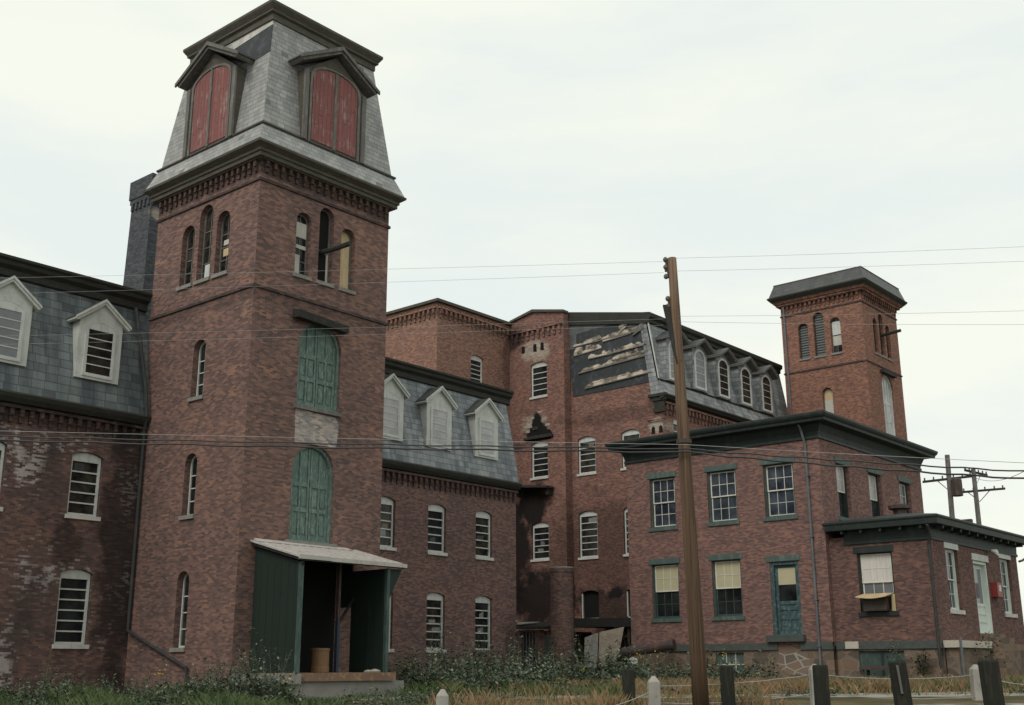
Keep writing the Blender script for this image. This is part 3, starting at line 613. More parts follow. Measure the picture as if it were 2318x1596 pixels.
# ------------------------------------------------------------------ 3 left wing, 4 right wing
def wing(x0, x1, label, brickm, slatem, cols, dcols, lower_sillless=(), pane_d=None, trim='trim_dark', dtrim='white_grey', bays_low=6, pipe=False, wpane=None):
    fc = Face('F', 5.2); W_ = thing('mill_wing', ((x0+x1)/2, 10, -.4), label, 'mill wing')
    up_ = [(c-.51, c+.51, 4.82, 6.60, .13) for c in cols]; lo = [(c-.51, c+.51, 1.09, 3.12, .13) for c in cols]
    b = MB(); wall(b, fc, x0, x1, -.8, 8.0, up_+lo, .25)
    for x in (x0, x1):
        b.quad((x, 5.2, -.8), (x, 15, -.8), (x, 15, 8), (x, 5.2, 8)); b.quad((x, 5.2, 8), (x, 15, 8), (x, 15, 12), (x, 5.9, 12))
    b.quad((x0, 15, -.8), (x1, 15, -.8), (x1, 15, 12), (x0, 15, 12)); b.build('brick_wall', brickm, W_)
    b = MB(); corbels(b, fc, x0+.1, x1-.02, 7.68, .30, .12, .40, .12); b.build('corbel_table', brickm, W_)
    e0, e1 = x0+.002, x1+.06
    b = MB(); b.loft([[(x, 5.2, 7.78), (x, 5.02, 7.82), (x, 4.92, 7.95), (x, 4.88, 8.06), (x, 4.93, 8.12), (x, 5.2, 8.10)] for x in (e0, e1)]); b.build('gutter', trim, W_)
    b = MB(); b.loft([[(x, 5.00, 8.10), (x, 5.12, 8.7), (x, 5.30, 9.6), (x, 5.78, 11.85), (x, 6.1, 11.85), (x, 5.5, 8.10)] for x in (e0, x1)]); b.build('mansard_roof', slatem, W_)
    b = MB(); b.loft([[(x, 5.74, 11.70), (x, 5.66, 11.74), (x, 5.66, 11.95), (x, 5.52, 12.05), (x, 5.50, 12.16), (x, 5.42, 12.22), (x, 5.42, 12.30), (x, 5.5, 12.33), (x, 15.2, 12.5), (x, 15.2, 12.0), (x, 6.2, 11.7)] for x in (e0, x1+.18 if x1 > 10 else x1)]); b.build('cornice', trim, W_)
    for i, (a, bq) in enumerate(zip(up_, lo)):
        mill_window(W_, fc, *a, 5, 'glass_int' if i % 2 else (wpane or 'glass'))
        mill_window(W_, fc, *bq, bays_low, 'glass' if i % 2 else 'glass_int', sill=None if i in lower_sillless else 'sill', frame='white' if x1 > 10 else 'white_grey')
    for i, c in enumerate(dcols):
        dormer(W_, fc, c, .73, 8.95, 10.93, 11.50, -.10, .72, .92, (c-.46, c+.46, 9.09, 10.62, .15), roof_mat='slate_roof2', trim=dtrim, pane=(pane_d[i] if pane_d else 'glass'))
    b = MB(); b.box(x0+.1, x1-.1, 5.95, 14.8, -.3, 11.5); b.build('dark_interior', 'void', W_)
    return W_
LW = wing(-12.2, 0., 'soot and lime stained brick mill wing left of the big tower', 'brick_left', 'slate_left', [-10.95, -7.92, -4.89, -1.86], [-10.95, -7.92, -4.87, -1.88], pane_d=['glass_grey', 'glass_grey', 'glass_grey', 'glass_int'])
d = MB(); d.tube([(-.50, 5.52, 11.7), (-.22, 5.02, 9.0), (-.16, 4.93, 8.1), (-.12, 5.06, 7.6), (-.10, 5.08, 1.5)], .055, 8); d.tube([(-.10, 5.06, 1.5), (-.10, 1.96, .42), (-.10, 1.90, .05)], .05, 8); d.build('downpipe', 'pipe_dark', LW)
RW = wing(5.4, 18.24, 'lower brick mill wing with three white dormers, right of the big tower', 'brick_wing', 'slate_wing', [7.75, 10.53, 13.36, 16.17], [7.75, 10.53, 13.30, 16.22], lower_sillless=(3,), pane_d=['glass_pale']*4, dtrim='white_grey', wpane='glass')
LW['label'] = 'lime and soot streaked brick mill wing at the left edge, with dark slates'

# chimney behind the left wing
CH = thing('factory_chimney', (4.36, 12.7, -.3), 'tall square dark brick factory chimney rising behind the big tower', 'chimney')
d = MB(); ringprof(d, 3.62, 5.1, 12.0, 13.42, [(.20, -.3), (.18, 6), (0., 18.7), (.06, 18.72), (.06, 18.9), (.10, 18.92), (.10, 19.72), (-.2, 19.78)]); d.build('shaft', 'brick_dark', CH)
for k in range(5):
    d = MB(); y = 12.08+.29*k; d.box(3.55, 3.63, y, y+.13, 18.42, 18.71); d.build('corbel', 'brick_dark', CH)
for k in range(5):
    d = MB(); x = 3.68+.29*k; d.box(x, x+.13, 11.93, 12.01, 18.42, 18.71); d.build('corbel', 'brick_dark', CH)

# ------------------------------------------------------------------ 5 rear block
BK = thing('mill_block', (26.5, 20, -.3), 'clean orange brick block with corbelled parapet behind the right wing', 'mill block')
fb, lb = Face('F', 15.2), Face('L', 23.5)
op = [(26.25, 27.30, 15.75, 17.28, .14)]
d = MB(); wall(d, fb, 23.5, 29.62, -.3, 19.95, op, .22); wall(d, lb, 15.2, 27, -.3, 19.95)
d.quad((29.62, 15.2, -.3), (29.62, 27, -.3), (29.62, 27, 19.95), (29.62, 15.2, 19.95)); d.quad((23.5, 27, -.3), (29.62, 27, -.3), (29.62, 27, 19.95), (23.5, 27, 19.95)); d.quad((23.5, 15.2, 19.9), (29.62, 15.2, 19.9), (29.62, 27, 19.9), (23.5, 27, 19.9)); d.build('brick_wall', 'brick_block', BK)
d = MB(); corbels(d, fb, 23.55, 29.5, 19.45, .36, .15, .5, .13); corbels(d, lb, 15.25, 26.9, 19.45, .36, .15, .5, .13)
fb.box(d, 23.6, 29.5, 19.56, 19.74, -.021, .01); lb.box(d, 15.4, 26.9, 19.56, 19.74, -.021, .01)
for i in range(15): fb.box(d, 23.7+.4*i, 23.78+.4*i, 19.62, 19.70, -.05, .0); lb.box(d, 15.5+.4*i, 15.58+.4*i, 19.62, 19.70, -.05, .0)
d.build('corbel_table', 'brick_block', BK)
d = MB(); fb.box(d, 23.32, 29.6, 19.80, 19.96, -.18, .3); lb.box(d, 15.5, 27.1, 19.80, 19.96, -.18, .3); d.build('coping', 'trim_brown', BK)
mill_window(BK, fb, 26.25, 27.30, 15.75, 17.28, .14, 5, 'glass', sill='sill_grey')

# ------------------------------------------------------------------ 6 second mill
M2 = thing('second_mill', (37, 9, -.3), 'fire-scarred brick mill with torn slate gable and a row of arched dormers', 'mill')
fs, fg, ff = Face('L', 29.6), Face('L', 30.2), Face('F', 5.2)
A3 = [(12.42, 13.62, 15.22, 17.10, .14), (12.42, 13.62, 10.60, 12.48, .14), (12.42, 13.62, 6.10, 7.98, .14)]
G3 = [(9.60, 10.80, 10.60, 12.50, .14), (6.70, 7.88, 10.60, 12.50, .14), (9.58, 10.82, 6.08, 8.42, .14), (6.70, 7.88, 6.08, 8.42, .14), (9.6, 10.75, 2.6, 4.2, .14), (6.75, 7.85, 2.6, 4.2, .14)]
d = MB(); wall(d, fs, 11.2, 15.19, -.3, 19.2, A3, .22)
d.quad(*[fs.p(u, v) for u, v in ((11.2, 19.2), (15.19, 19.2), (15.19, 19.95), (13.38, 20.30), (11.2, 19.88))])
d.quad((29.6, 11.2, -.3), (30.2, 11.2, -.3), (30.2, 11.2, 19.88), (29.6, 11.2, 19.88))
wall(d, fg, 5.2, 11.2, -.3, 15.05, G3, .22); wall(d, ff, 30.2, 49, -.3, 14.1, [(33.4, 34.5, 10.6, 12.5, .14), (36, 37.1, 10.6, 12.5, .14), (31.2, 32.3, 10.9, 13.0, .14)], .22)
d.quad(*[fg.p(u, v, .02) for u, v in ((5.6, 15.05), (11.2, 15.05), (11.2, 19.9), (6.16, 18.9))]); d.build('brick_wall', 'brick_second', M2)
d = MB(); corbels(d, fs, 11.25, 15.1, 19.15, .36, .15, .5, .13)
fs.box(d, 11.3, 15.1, 19.26, 19.5, -.021, .01)
for i in range(9): fs.box(d, 11.5+.4*i, 11.58+.4*i, 19.35, 19.43, -.05, .0)
d.build('corbel_table', 'brick_second', M2)
d = MB(); corbels(d, ff, 30.3, 44, 13.75, .36, .15, .55, .16); d.build('corbel_table', 'brick_second', M2)
d = MB(); fs.prism(d, [(11.1, 19.82), (13.38, 20.26), (15.1, 19.93), (15.1, 20.05), (13.38, 20.42), (11.1, 19.95)], -.14, .35); d.build('coping', 'trim_brown', M2)
d = MB(); fg.prism(d, [(5.55, 15.02), (11.02, 14.98), (11.3, 17.35), (11.4, 19.95), (6.14, 18.92)], -.035, .015); gab = d.build('gable_tar_paper', 'tar', M2)
d = MB(); fg.prism(d, [(7.75, 19.05), (11.38, 19.86), (11.38, 17.75), (10.75, 17.70), (10.72, 18.55), (7.75, 18.72)], -.045, -.034); d.build('felt_sheet', 'grey_siding', gab)
rnd = random.Random(3)
NS = [0]
def strip(ua, ub, za_, zb_, h0, h1, mat='torn'):       # ragged upper edge broken back board by board, straight lower edge
    NS[0] += 1; d_ = -.05-.006*NS[0]; n = 26; lo_ = [(ua+(ub-ua)*i/n, za_+(zb_-za_)*i/n) for i in range(n+1)]; hi_ = []; lev = 1.
    for i, (u, z) in enumerate(lo_):
        if rnd.random() < .38: lev = rnd.choice((.45, .7, .95, 1.0, 1.25))
        e = min(i, n-i)/2.; hi_.append((u, z+(h0+(h1-h0)*i/n)*.8*lev*min(1, .35+e*.5)+rnd.uniform(-.02, .02)))
    q = MB()
    for i in range(n): fg.prism(q, [lo_[i], lo_[i+1], hi_[i+1], hi_[i]], d_, -.03)
    q.build('torn_siding', mat, gab)
    q = MB(); fg.prism(q, [(ua, za_-.05), (ub, zb_-.05), (ub, zb_), (ua, za_)], d_-.02, -.03); q.build('batten', 'wood_grey', gab)
strip(10.92, 9.0, 17.32, 17.45, .45, .30); strip(10.95, 6.2, 17.85, 18.0, .28, .32); strip(8.9, 7.0, 17.78, 17.92, .38, .42)
strip(9.9, 8.3, 16.98, 17.0, .22, .30); strip(8.3, 6.0, 17.02, 17.12, .26, .30); strip(10.6, 6.0, 16.25, 16.52, .26, .32); strip(8.3, 5.9, 16.6, 16.72, .26, .3); strip(10.15, 5.72, 15.32, 15.55, .35, .32)
q = MB(); fg.prism(q, [(7.75, 18.05), (7.75, 18.45), (7.0, 18.62), (7.3, 18.3)], -.12, -.04); q.build('torn_siding', 'torn', gab)
q = MB(); fg.prism(q, [(6.9, 17.7), (6.15, 18.0), (6.15, 18.4), (6.5, 18.2)], -.14, -.04); q.build('torn_siding', 'wood_grey', gab)
# mansard front: skirt, ledge, steep slope, cornice
X1 = 45.
d = MB(); d.loft([[(x, 4.90, 14.22), (x, 5.28, 15.06), (x, 5.34, 15.10), (x, 5.92, 18.42), (x, 6.4, 18.42), (x, 5.8, 14.22)] for x in (30.1, X1)]); r_ = d.build('mansard_roof', 'slate_second', M2)
d = MB(); d.loft([[(x, 5.22, 15.0), (x, 5.17, 15.06), (x, 5.33, 15.13), (x, 5.4, 15.0)] for x in (30.1, X1)]); d.build('roof_ledge', 'trim_dark', M2)
d = MB(); d.loft([[(x, 5.2, 13.95), (x, 4.98, 14.02), (x, 4.92, 14.1), (x, 4.84, 14.16), (x, 4.86, 14.24), (x, 5.2, 14.25)] for x in (29.98, X1)])
fg.box(d, 4.85, 5.95, 14.12, 14.27, -.24, .0); fg.box(d, 4.95, 5.75, 13.9, 14.11, -.16, .0); fg.box(d, 5.05, 5.65, 13.55, 13.88, -.10, .0); fg.box(d, 5.0, 5.7, 13.3, 13.53, -.13, .0); d.build('cornice', 'trim_dark', M2)
d = MB(); d.loft([[(x, 5.86, 18.26), (x, 5.78, 18.3), (x, 5.78, 18.48), (x, 5.64, 18.58), (x, 5.62, 18.76), (x, 5.7, 18.84), (x, 6.2, 18.92), (x, 11.5, 20.0), (x, 13, 20.05), (x, 13, 19.5), (x, 6.3, 18.3)] for x in (30.05, X1)]); d.build('top_cornice', 'trim_dark', M2)
d = MB(); fg.prism(d, [(5.30, 15.10), (5.42, 15.10), (6.02, 18.5), (5.86, 18.5)], -.10, -.04); d.build('corner_board', 'white_grey', M2)
for a in A3: mill_window(M2, fs, *a, 5, 'glass')
for i, a in enumerate(G3[:4]): mill_window(M2, fg, *a, 5 if i < 2 else 6, 'glass_int')
for a in G3[4:]:
    q = MB(); fg.poly(q, outline(*a), .2); w_ = q.build('window_void', 'void', M2); q = MB(); fg.box(q, a[1]-.07, a[1], a[2], a[3], .05, .15); fg.box(q, a[0], a[1], a[2]+.25, a[2]+.31, .05, .15); q.build('broken_frame', 'white_grey', w_)
for a in ((33.4, 34.5, 10.6, 12.5, .14), (36, 37.1, 10.6, 12.5, .14), (31.2, 32.3, 10.9, 13.0, .14)): mill_window(M2, ff, *a, 5, 'glass')
for i, c in enumerate((31.55, 34.15, 36.70, 39.28, 41.80, 43.6)[:5]):
    dormer(M2, ff, c, .78, 15.12, 17.55, 18.02, -.02, .75, .98, (c-.53, c+.53, 15.25, 17.10, .34), face_mat='slate_second', roof_mat='slate_roof2', trim='wood_grey', pane='glass_grey' if i < 2 else 'glass_int', rows=5, round_top=True, front=.42, rows_frame='white', casing='white')
d = MB(); fs.prism(d, [(12.0, 9.85), (14.5, 10.1), (14.5, 10.22), (12.0, 9.97)], -.7, .0); fs.box(d, 12.1, 12.2, 9.5, 9.86, -.5, 0); fs.box(d, 14.3, 14.4, 9.6, 10.1, -.5, 0); d.build('charred_hood', 'wood_black', M2)
d = MB(); fs.prism(d, [(12.20, 12.66), (13.85, 12.66), (13.98, 12.80), (13.88, 12.96), (13.95, 13.10), (13.74, 13.22), (13.70, 13.42), (13.60, 13.46), (13.56, 13.66), (13.42, 13.72), (13.44, 13.92), (13.30, 14.02), (13.24, 14.22), (13.05, 14.26), (13.02, 14.06), (12.88, 13.98), (12.92, 13.74), (12.74, 13.62), (12.70, 13.44), (12.52, 13.40), (12.46, 13.24), (12.24, 13.20), (12.10, 12.98), (12.16, 12.82)], -.006, .0); d.build('burnt_hole', 'void', M2)
for u_, z_, w_, h_ in ((12.42, 13.5, .16, .07), (12.62, 13.86, .13, .07), (13.72, 13.55, .18, .07), (13.5, 14.02, .12, .06), (12.95, 14.3, .15, .06), (13.85, 13.28, .14, .07)):
    d = MB(); fs.box(d, u_-w_, u_+w_, z_-h_, z_+h_, -.02, .0); d.build('loose_brick', 'plaster', M2)
d = MB(); fs.box(d, 12.0, 14.05, 12.78, 12.90, -.16, .0); fs.box(d, 12.2, 13.8, 12.90, 12.98, -.08, .0); fs.box(d, 13.1, 13.5, 13.3, 13.5, -.05, 0); d.build('charred_brick_ledge', 'wood_black', M2)
for u in (14.15, 13.28, 12.75):
    d = MB(); fs.prism(d, [(u-.13, 17.85+.1*(u > 14)), (u+.13, 17.9), (u+.12, 18.35), (u-.10, 18.32)], -.008, 0); d.build('beam_hole', 'void', M2)
for u in (5.82, 5.35):
    d = MB(); fg.prism(d, [(u-.12, 12.2), (u+.12, 12.2), (u+.10, 12.5), (u, 12.62), (u-.10, 12.5)], -.008, 0); d.build('beam_hole', 'void', M2)
d = MB(); fg.box(d, 5.0, 6.1, 12.92, 13.0, -.10, .0); fg.box(d, 5.1, 6.0, 12.84, 12.918, -.06, .0); d.build('brick_ledge', 'brick_second', M2)
d = MB(); d.box(30.5, 44.5, 6.3, 15, 0, 17.8); d.build('dark_interior', 'void', M2)
d = MB(); d.loft([[(40.9+r*math.cos(k*math.pi/6), 3.6+r*math.sin(k*math.pi/6), z) for k in range(12)] for r, z in ((.42, 10), (.42, 13.35), (.62, 13.4), (.66, 13.62), (.55, 13.75))]); 
solo(d, 'vent_stack', 'brick_second', (40.9, 3.6, 10), 'stubby round brick vent stack showing over the office eave', 'vent stack')

# ------------------------------------------------------------------ 7 second tower
X2, X3, Y2, Y3 = 44., 49.25, -.3, 5.0
T2 = thing('brick_tower', (46.6, 2.4, -.3), 'smaller looking far brick tower with a low dark slate roof and louvred arched windows', 'tower')
f2, l2 = Face('F', Y2), Face('L', X2)
LF = [(45.45, 46.08, 18.70, 20.90), (46.38, 47.02, 18.70, 21.40), (47.33, 47.96, 18.70, 20.88)]
LL = [(3.26, 3.92, 18.70, 20.95), (2.20, 2.90, 18.70, 21.45), (1.14, 1.80, 18.70, 20.92)]
LS = [(1.98, 2.64, 14.7, 16.65)]; DD = (46.0, 47.65, 13.4, 16.72, .82)
d = MB(); wall(d, f2, X2, X3, -.3, 22.3, lop(LF)+[DD], .3); wall(d, l2, Y2, Y3, -.3, 22.3, lop(LL)+lop(LS), .3)
d.quad((X3, Y2, -.3), (X3, Y3, -.3), (X3, Y3, 22.3), (X3, Y2, 22.3)); d.quad((X2, Y3, -.3), (X3, Y3, -.3), (X3, Y3, 22.3), (X2, Y3, 22.3)); d.build('brick_wall', 'brick_tower2', T2)
for z in (17.9, 21.6):
    d = MB(); ringprof(d, X2, X3, Y2, Y3, [(0, z-.05), (.05, z-.03), (.05, z+.05), (0, z+.09)]); d.build('string_course', 'brick_band', T2)
d = MB(); corbels(d, f2, X2+.05, X3-.05, 22.22, .30, .13, .4); corbels(d, l2, Y2+.05, Y3-.05, 22.22, .30, .13, .4); d.build('corbel_table', 'brick_tower2', T2)
d = MB(); ringprof(d, X2, X3, Y2, Y3, [(.02, 22.2), (.22, 22.26), (.22, 22.36), (.32, 22.4), (.32, 22.5)]); ringprof(d, X2, X3, Y2, Y3, [(.34, 22.44), (.46, 22.58)]); d.build('brick_cornice', 'brick_tower2', T2)
d = MB(); ringprof(d, X2, X3, Y2, Y3, [(.42, 22.52), (.58, 22.70), (.62, 22.78), (.55, 22.84)]); d.build('gutter', 'trim_dark', T2)
d = MB(); ringprof(d, X2, X3, Y2, Y3, [(.52, 22.83), (.24, 23.66), (.18, 23.7)]); d.build('mansard_roof', 'slate_roof2', T2)
d = MB(); ringprof(d, X2, X3, Y2, Y3, [(.26, 23.62), (.27, 23.70), (-.4, 23.78)]); d.build('roof_curb', 'trim_brown', T2)
lancet(T2, l2, *LL[0], 'louvre', frame='trim_dark'); lancet(T2, l2, *LL[1], 'louvre', frame='trim_dark')
lancet(T2, l2, *LL[2], 'glass_int', bits=[(0, 1, .52, .9, 'white'), (0, 1, .22, .49, 'pale_board'), (.1, .45, .03, .18, 'void')])
lancet(T2, l2, *LS[0], 'tan_board', bits=[(0, 1, .0, .62, 'pale_board')])
for a, k in zip(LF, ('louvre', 'glass_int', 'louvre')): lancet(T2, f2, *a, k, frame='trim_dark')
arched_doors(T2, f2, *DD, mat='white_hard')
d = MB(); d.box(45.9, 47.9, -.55, -.25, 17.52, 17.72); d.build('timber_lintel', 'wood_black', T2)
d = MB(); d.tube([(46.7, 0, 20.0), (46.7, -1.5, 20.12)], .10, 8); d.build('hoist_beam', 'wood_black', T2)
d = MB(); d.tube([(43.90, 4.75, 22.5), (43.92, 4.7, 12)], .06, 8); d.build('downpipe', 'pipe', T2)
d = MB(); d.box(X2+.4, X3-.4, Y2+.4, Y3-.4, 1, 22); d.build('dark_interior', 'void', T2)

# ------------------------------------------------------------------ 8 office
XO, XR, YO, YB = 24.03, 34.95, -6.25, 3.36
OF = thing('office_building', (29.5, -1.5, -.3), 'two-storey brick office with a deep green cove cornice and green lintels', 'office')
fo, fr = Face('L', XO), Face('F', YO)
WU = [(.76, 2.12, 6.45, 8.67), (-2.33, -.90, 6.45, 8.67), (-5.04, -3.64, 6.45, 8.67)]; WL = [(.76, 2.16, 2.46, 4.82), (-2.33, -.92, 2.46, 4.82)]; DO = (-4.98, -3.68, 1.64, 4.60)
WR = [(25.52, 26.80, 6.42, 8.68), (28.78, 30.15, 6.42, 8.70), (32.2, 33.5, 6.42, 8.70)]
BW = [(-2.25, -.92, .02, .98), (-8.97, -7.14, .02, .98)]
q4 = lambda l: [(*a, 0.) for a in l]
d = MB(); wall(d, fo, YO, YB, 1.2, 9.6, q4(WU+WL+[DO]), .2); wall(d, fr, XO, XR, 1.2, 9.6, q4(WR), .2); d.quad((XR, YO, 1), (XR, YB, 1), (XR, YB, 9.6), (XR, YO, 9.6)); d.quad((XO, YB, 1), (XR, YB, 1), (XR, YB, 9.6), (XO, YB, 9.6)); d.build('brick_wall', 'brick_office', OF)
d = MB(); wall(d, fo, YO+.01, YB, -.7, 1.2, [(*BW[0], 0.)], .2); d.box(XO+.4, XR, YO+.02, YB-.02, -.7, 1.19); d.build('stone_foundation', 'stone_found', OF)
d = MB(); fo.prism(d, [(-5.3, .3), (-5.1, 1.0), (-4.3, .92), (-3.9, .96), (-3.7, .5), (-4.2, .1), (-5.0, .05)], -.02, .02); d.build('pointed_stone_patch', 'stone_patch', OF)
d = MB(); fo.box(d, -3.85, YB+.06, 1.06, 1.34, -.07, .1); fo.box(d, YO, -4.85, 1.06, 1.34, -.07, .1); d.build('water_table', 'stone_table', OF)
d = MB(); ringprof(d, XO, XR, YO, YB, [(.0, 9.5), (.07, 9.52), (.07, 9.62), (.03, 9.64), (.07, 9.8), (.19, 10.08), (.3, 10.14)]); d.build('cove_frieze', 'green_dark', OF)
d = MB(); ringprof(d, XO, XR, YO, YB, [(.28, 10.1), (.58, 10.14), (.60, 10.24), (.66, 10.30), (.70, 10.38), (.71, 10.46), (.62, 10.48)]); d.build('eave', 'green_dark', OF)
d = MB(); ringprof(d, XO, XR, YO, YB, [(.70, 10.465), (.60, 10.52), (-4.0, 10.9)]); d.build('roof', 'roof_tar', OF)
for i, a in enumerate(WU): sash(OF, fo, *a, lint=(a[0]-.1, a[1]+.12, .24), sill='green_lint', low_mat='cream' if i == 0 else 'white_grey')
for a in WL: sash(OF, fo, *a, lint=(a[0]-.1, a[1]+.12, .24), sill='green_lint', low_mat='green_trim', blind=True, pane='glass_blue', low_pane='glass')
for i, a in enumerate(WR): sash(OF, fr, *a, lint=(a[0]-.1, a[1]+.12, .25), sill='green_lint', low_mat='green_dark', pane='glass_pale' if i < 2 else 'glass_grey', low_pane='glass', trim='green_dark', inset=.2)
# office door
u0, u1, v0, v1 = DO
d = MB(); ring2(d, fo, outline(u0, u1, v0, v1, 0), outline(u0+.12, u1-.16, v0+.02, v1-.14, 0), .04, .26); dr = d.build('door', 'door_blue', OF)
d = MB(); a, b = u0+.12, u1-.16; fo.box(d, a, b, v0+.02, v1-.14, .2, .24)
for x0, x1, z0, z1 in ((a, a+.12, v0+.02, v1-.14), (b-.12, b, v0+.02, v1-.14)): fo.box(d, x0, x1, z0, z1, .165, .199)
for z0, z1 in ((v0+.02, v0+.22), (v0+.62, v0+.74), (v0+1.0, v0+1.10), (v0+1.22, v0+1.36), (v1-.26, v1-.14)): fo.box(d, a+.12, b-.12, z0, z1, .168, .199)
fo.box(d, (a+b)/2-.05, (a+b)/2+.05, v0+.22, v0+1.0, .170, .199); d.build('door_leaf', 'door_blue', dr)
d = MB(); fo.box(d, a+.12, b-.12, v0+1.36, v1-.26, .185, .198); d.build('pane', 'glass', dr)
d = MB(); fo.box(d, a+.12, b-.12, v0+2.02, v1-.26, .178, .184); d.build('blind', 'blind', dr)
d = MB(); fo.box(d, -5.07, -3.55, v1+.003, v1+.24, -.04, .1); d.build('lintel', 'green_lint', dr)
d = MB(); fo.box(d, -5.11, -3.43, 1.38, 1.635, -.22, .25); d.build('doorstep', 'stone_table', dr)
d = MB(); fo.box(d, BW[0][0], BW[0][1], BW[0][2], BW[0][3], .12, .16); w_ = d.build('basement_window', 'green_lint', OF)
d = MB(); 
for k in (.33, .66): x = -2.25+1.33*k; fo.box(d, x-.02, x+.02, .02, .98, .10, .119)
fo.box(d, -2.25, -.92, .48, .52, .10, .119); d.build('muntin', 'white_grey', w_)
d = MB(); d.tube([(XO-.42, -5.55, 10.25), (XO-.22, -5.62, 9.9), (XO-.10, -5.70, 9.3), (XO-.10, -5.70, .2)], .055, 8)
for z in (8, 5.5, 3, 1.2): d.box(XO-.17, XO, -5.78, -5.62, z-.03, z+.03)
d.build('downpipe', 'pipe', OF)
d = MB(); d.box(XO+.5, XR-.5, YO+.5, YB-.5, 1.5, 9.3); d.build('dark_interior', 'void', OF)

# ------------------------------------------------------------------ 9 annex
XA, YA, XE = 24.32, -10.4, 34.4
AX = thing('brick_annex', (29.4, -8.4, -.4), 'one-storey brick annex with white lintels, pale door and bracketed green eave', 'annex')
la, fa = Face('L', XA), Face('F', YA)
AW = (-8.82, -7.38, 2.45, 4.74); AF = [(25.72, 27.02, 2.52, 4.86), (32.08, 33.42, 2.58, 4.90)]; AD = (28.72, 30.42, 1.68, 4.60)
d = MB(); wall(d, la, YA, YO-.003, 1.2, 5.4, [(*AW, 0.)], .2); wall(d, fa, XA, XE, 1.2, 5.4, q4(AF+[AD]), .22); d.quad((XE, YA, -.6), (XE, YO, -.6), (XE, YO, 5.4), (XE, YA, 5.4)); d.build('brick_wall', 'brick_annex', AX)
d = MB(); wall(d, la, YA+.01, YO-.003, -.8, 1.2, [(*BW[1], 0.)], .2); d.box(XA+.3, XE-.01, YA+.01, YO-.01, -.8, 1.19); d.build('stone_foundation', 'stone_found', AX)
d = MB(); la.box(d, YA-.02, YO-.004, 1.05, 1.34, -.06, .1); la.box(d, YO-.95, YO-.45, 1.06, 1.345, -.075, .1); d.build('water_table', 'stone_table', AX)
d = MB(); la.box(d, YO-.95, YO-.40, 1.075, 1.348, -.085, -.061); d.build('pale_stone', 'stone_pale', AX)
d = MB(); ringprof(d, XA, XE, YA, YO-.7, [(0, 5.08), (.06, 5.1), (.06, 5.2), (.03, 5.22), (.05, 5.62), (.3, 5.64)]); d.build('frieze', 'green_dark', AX)
d = MB(); ringprof(d, XA, XE, YA, YO+.06-.62, [(.06, 5.63), (.50, 5.64), (.52, 5.84), (.56, 5.90), (.56, 5.96), (.5, 5.99), (-1.5, 6.35)])
d.build('eave', 'green_dark', AX)
for i in range(5): d = MB(); y = YA+.2+i*.80; d.box(XA-.42, XA-.04, y-.045, y+.045, 5.50, 5.628); d.build('eave_bracket', 'green_dark', AX)
for i in range(11): d = MB(); x = XA+.3+i*.95; d.box(x-.045, x+.045, YA-.42, YA-.04, 5.50, 5.628); d.build('eave_bracket', 'green_dark', AX)
sash(AX, la, *AW, lint=(-8.9, -7.25, .25), sill='green_dark', lint_mat='green_dark', trim='green_dark', sash_mat='cream', blind=True, blind_mat='curtain', low_pane='glass_grey')
for a in AF: sash(AX, fa, *a, lint=(a[0]-.12, a[1]+.10, .24), sill='sill', lint_mat='white', trim='white_door', sash_mat='white_door', pane='glass_blue', inset=.16, sw=.12)
u0, u1, v0, v1 = AD
d = MB(); ring2(d, fa, outline(u0, u1, v0, v1, 0), outline(u0+.13, u1-.13, v0+.02, v1-.12, 0), .04, .3); dr = d.build('door', 'white_door', AX)
d = MB(); fa.box(d, u0+.13, u1-.13, v0+.02, v1-.12, .24, .28)
for z0, z1 in ((v0+.02, v0+.2), (v0+.45, v0+.52), (v0+.77, v0+.84), (v0+1.1, v0+1.22), (v1-.3, v1-.12)): fa.box(d, u0+.13, u1-.13, z0, z1, .215, .239)
d.build('door_leaf', 'white_door', dr)
d = MB(); fa.box(d, u0+.28, u1-.28, v0+1.22, v1-.3, .225, .238); d.build('pane', 'glass_grey', dr)
d = MB(); fa.box(d, u0-.13, u1+.13, v1+.003, v1+.27, -.04, .1); d.build('lintel', 'white', dr)
d = MB(); la.box(d, BW[1][0], BW[1][1], .02, .98, .1, .16); w_ = d.build('basement_window', 'green_trim', AX)
d = MB(); la.box(d, -8.1, -8.0, .02, .98, .06, .099); d.build('mullion', 'green_dark', w_)
d = MB(); d.tube([(XA-.48, YA-.1, 5.6), (XA-.2, YA-.06, 5.3), (XA-.08, YA+.06, 4.9), (XA-.08, YA+.06, .4)], .055, 8); d.build('downpipe', 'pipe_dark', AX)
d = MB(); d.tube([(XE+.4, YA-.45, 5.65), (XE+.42, YA-.4, 5.15), (XE+.2, YA-.2, 4.95), (XE+.06, YA-.08, 4.9)], .05, 8); d.build('downpipe', 'pipe', AX)
d = MB(); d.loft([[(27.6+r*math.cos(k*math.pi/5), -8+r*math.sin(k*math.pi/5), z) for k in range(10)] for r, z in ((.27, 6.0), (.27, 6.72), (.46, 6.78), (.46, 6.92), (.3, 6.97))]); d.build('roof_vent', 'iron', AX)
d = MB(); d.box(34.0, 34.5, -8.7, -8.3, 5.9, 6.75); d.box(33.95, 34.2, -8.75, -8.25, 6.75, 6.9); d.build('roof_vent', 'iron', AX)
d = MB(); d.tube([(30.4, YA-.02, 5.0), (30.4, YA-.25, 5.08)], .03, 6); lp = d.build('flood_lamp', 'pipe', AX)
d = MB(); d.loft([[(30.4+dx+r*math.cos(k*math.pi/4), YA-.25-t*.22, 5.08-t*.10+r*math.sin(k*math.pi/4)) for k in range(8)] for r, t, dx in ((.05, 0, 0), (.11, .7, .05), (.13, 1, .08))]); d.build('lamp_head', 'white', lp)
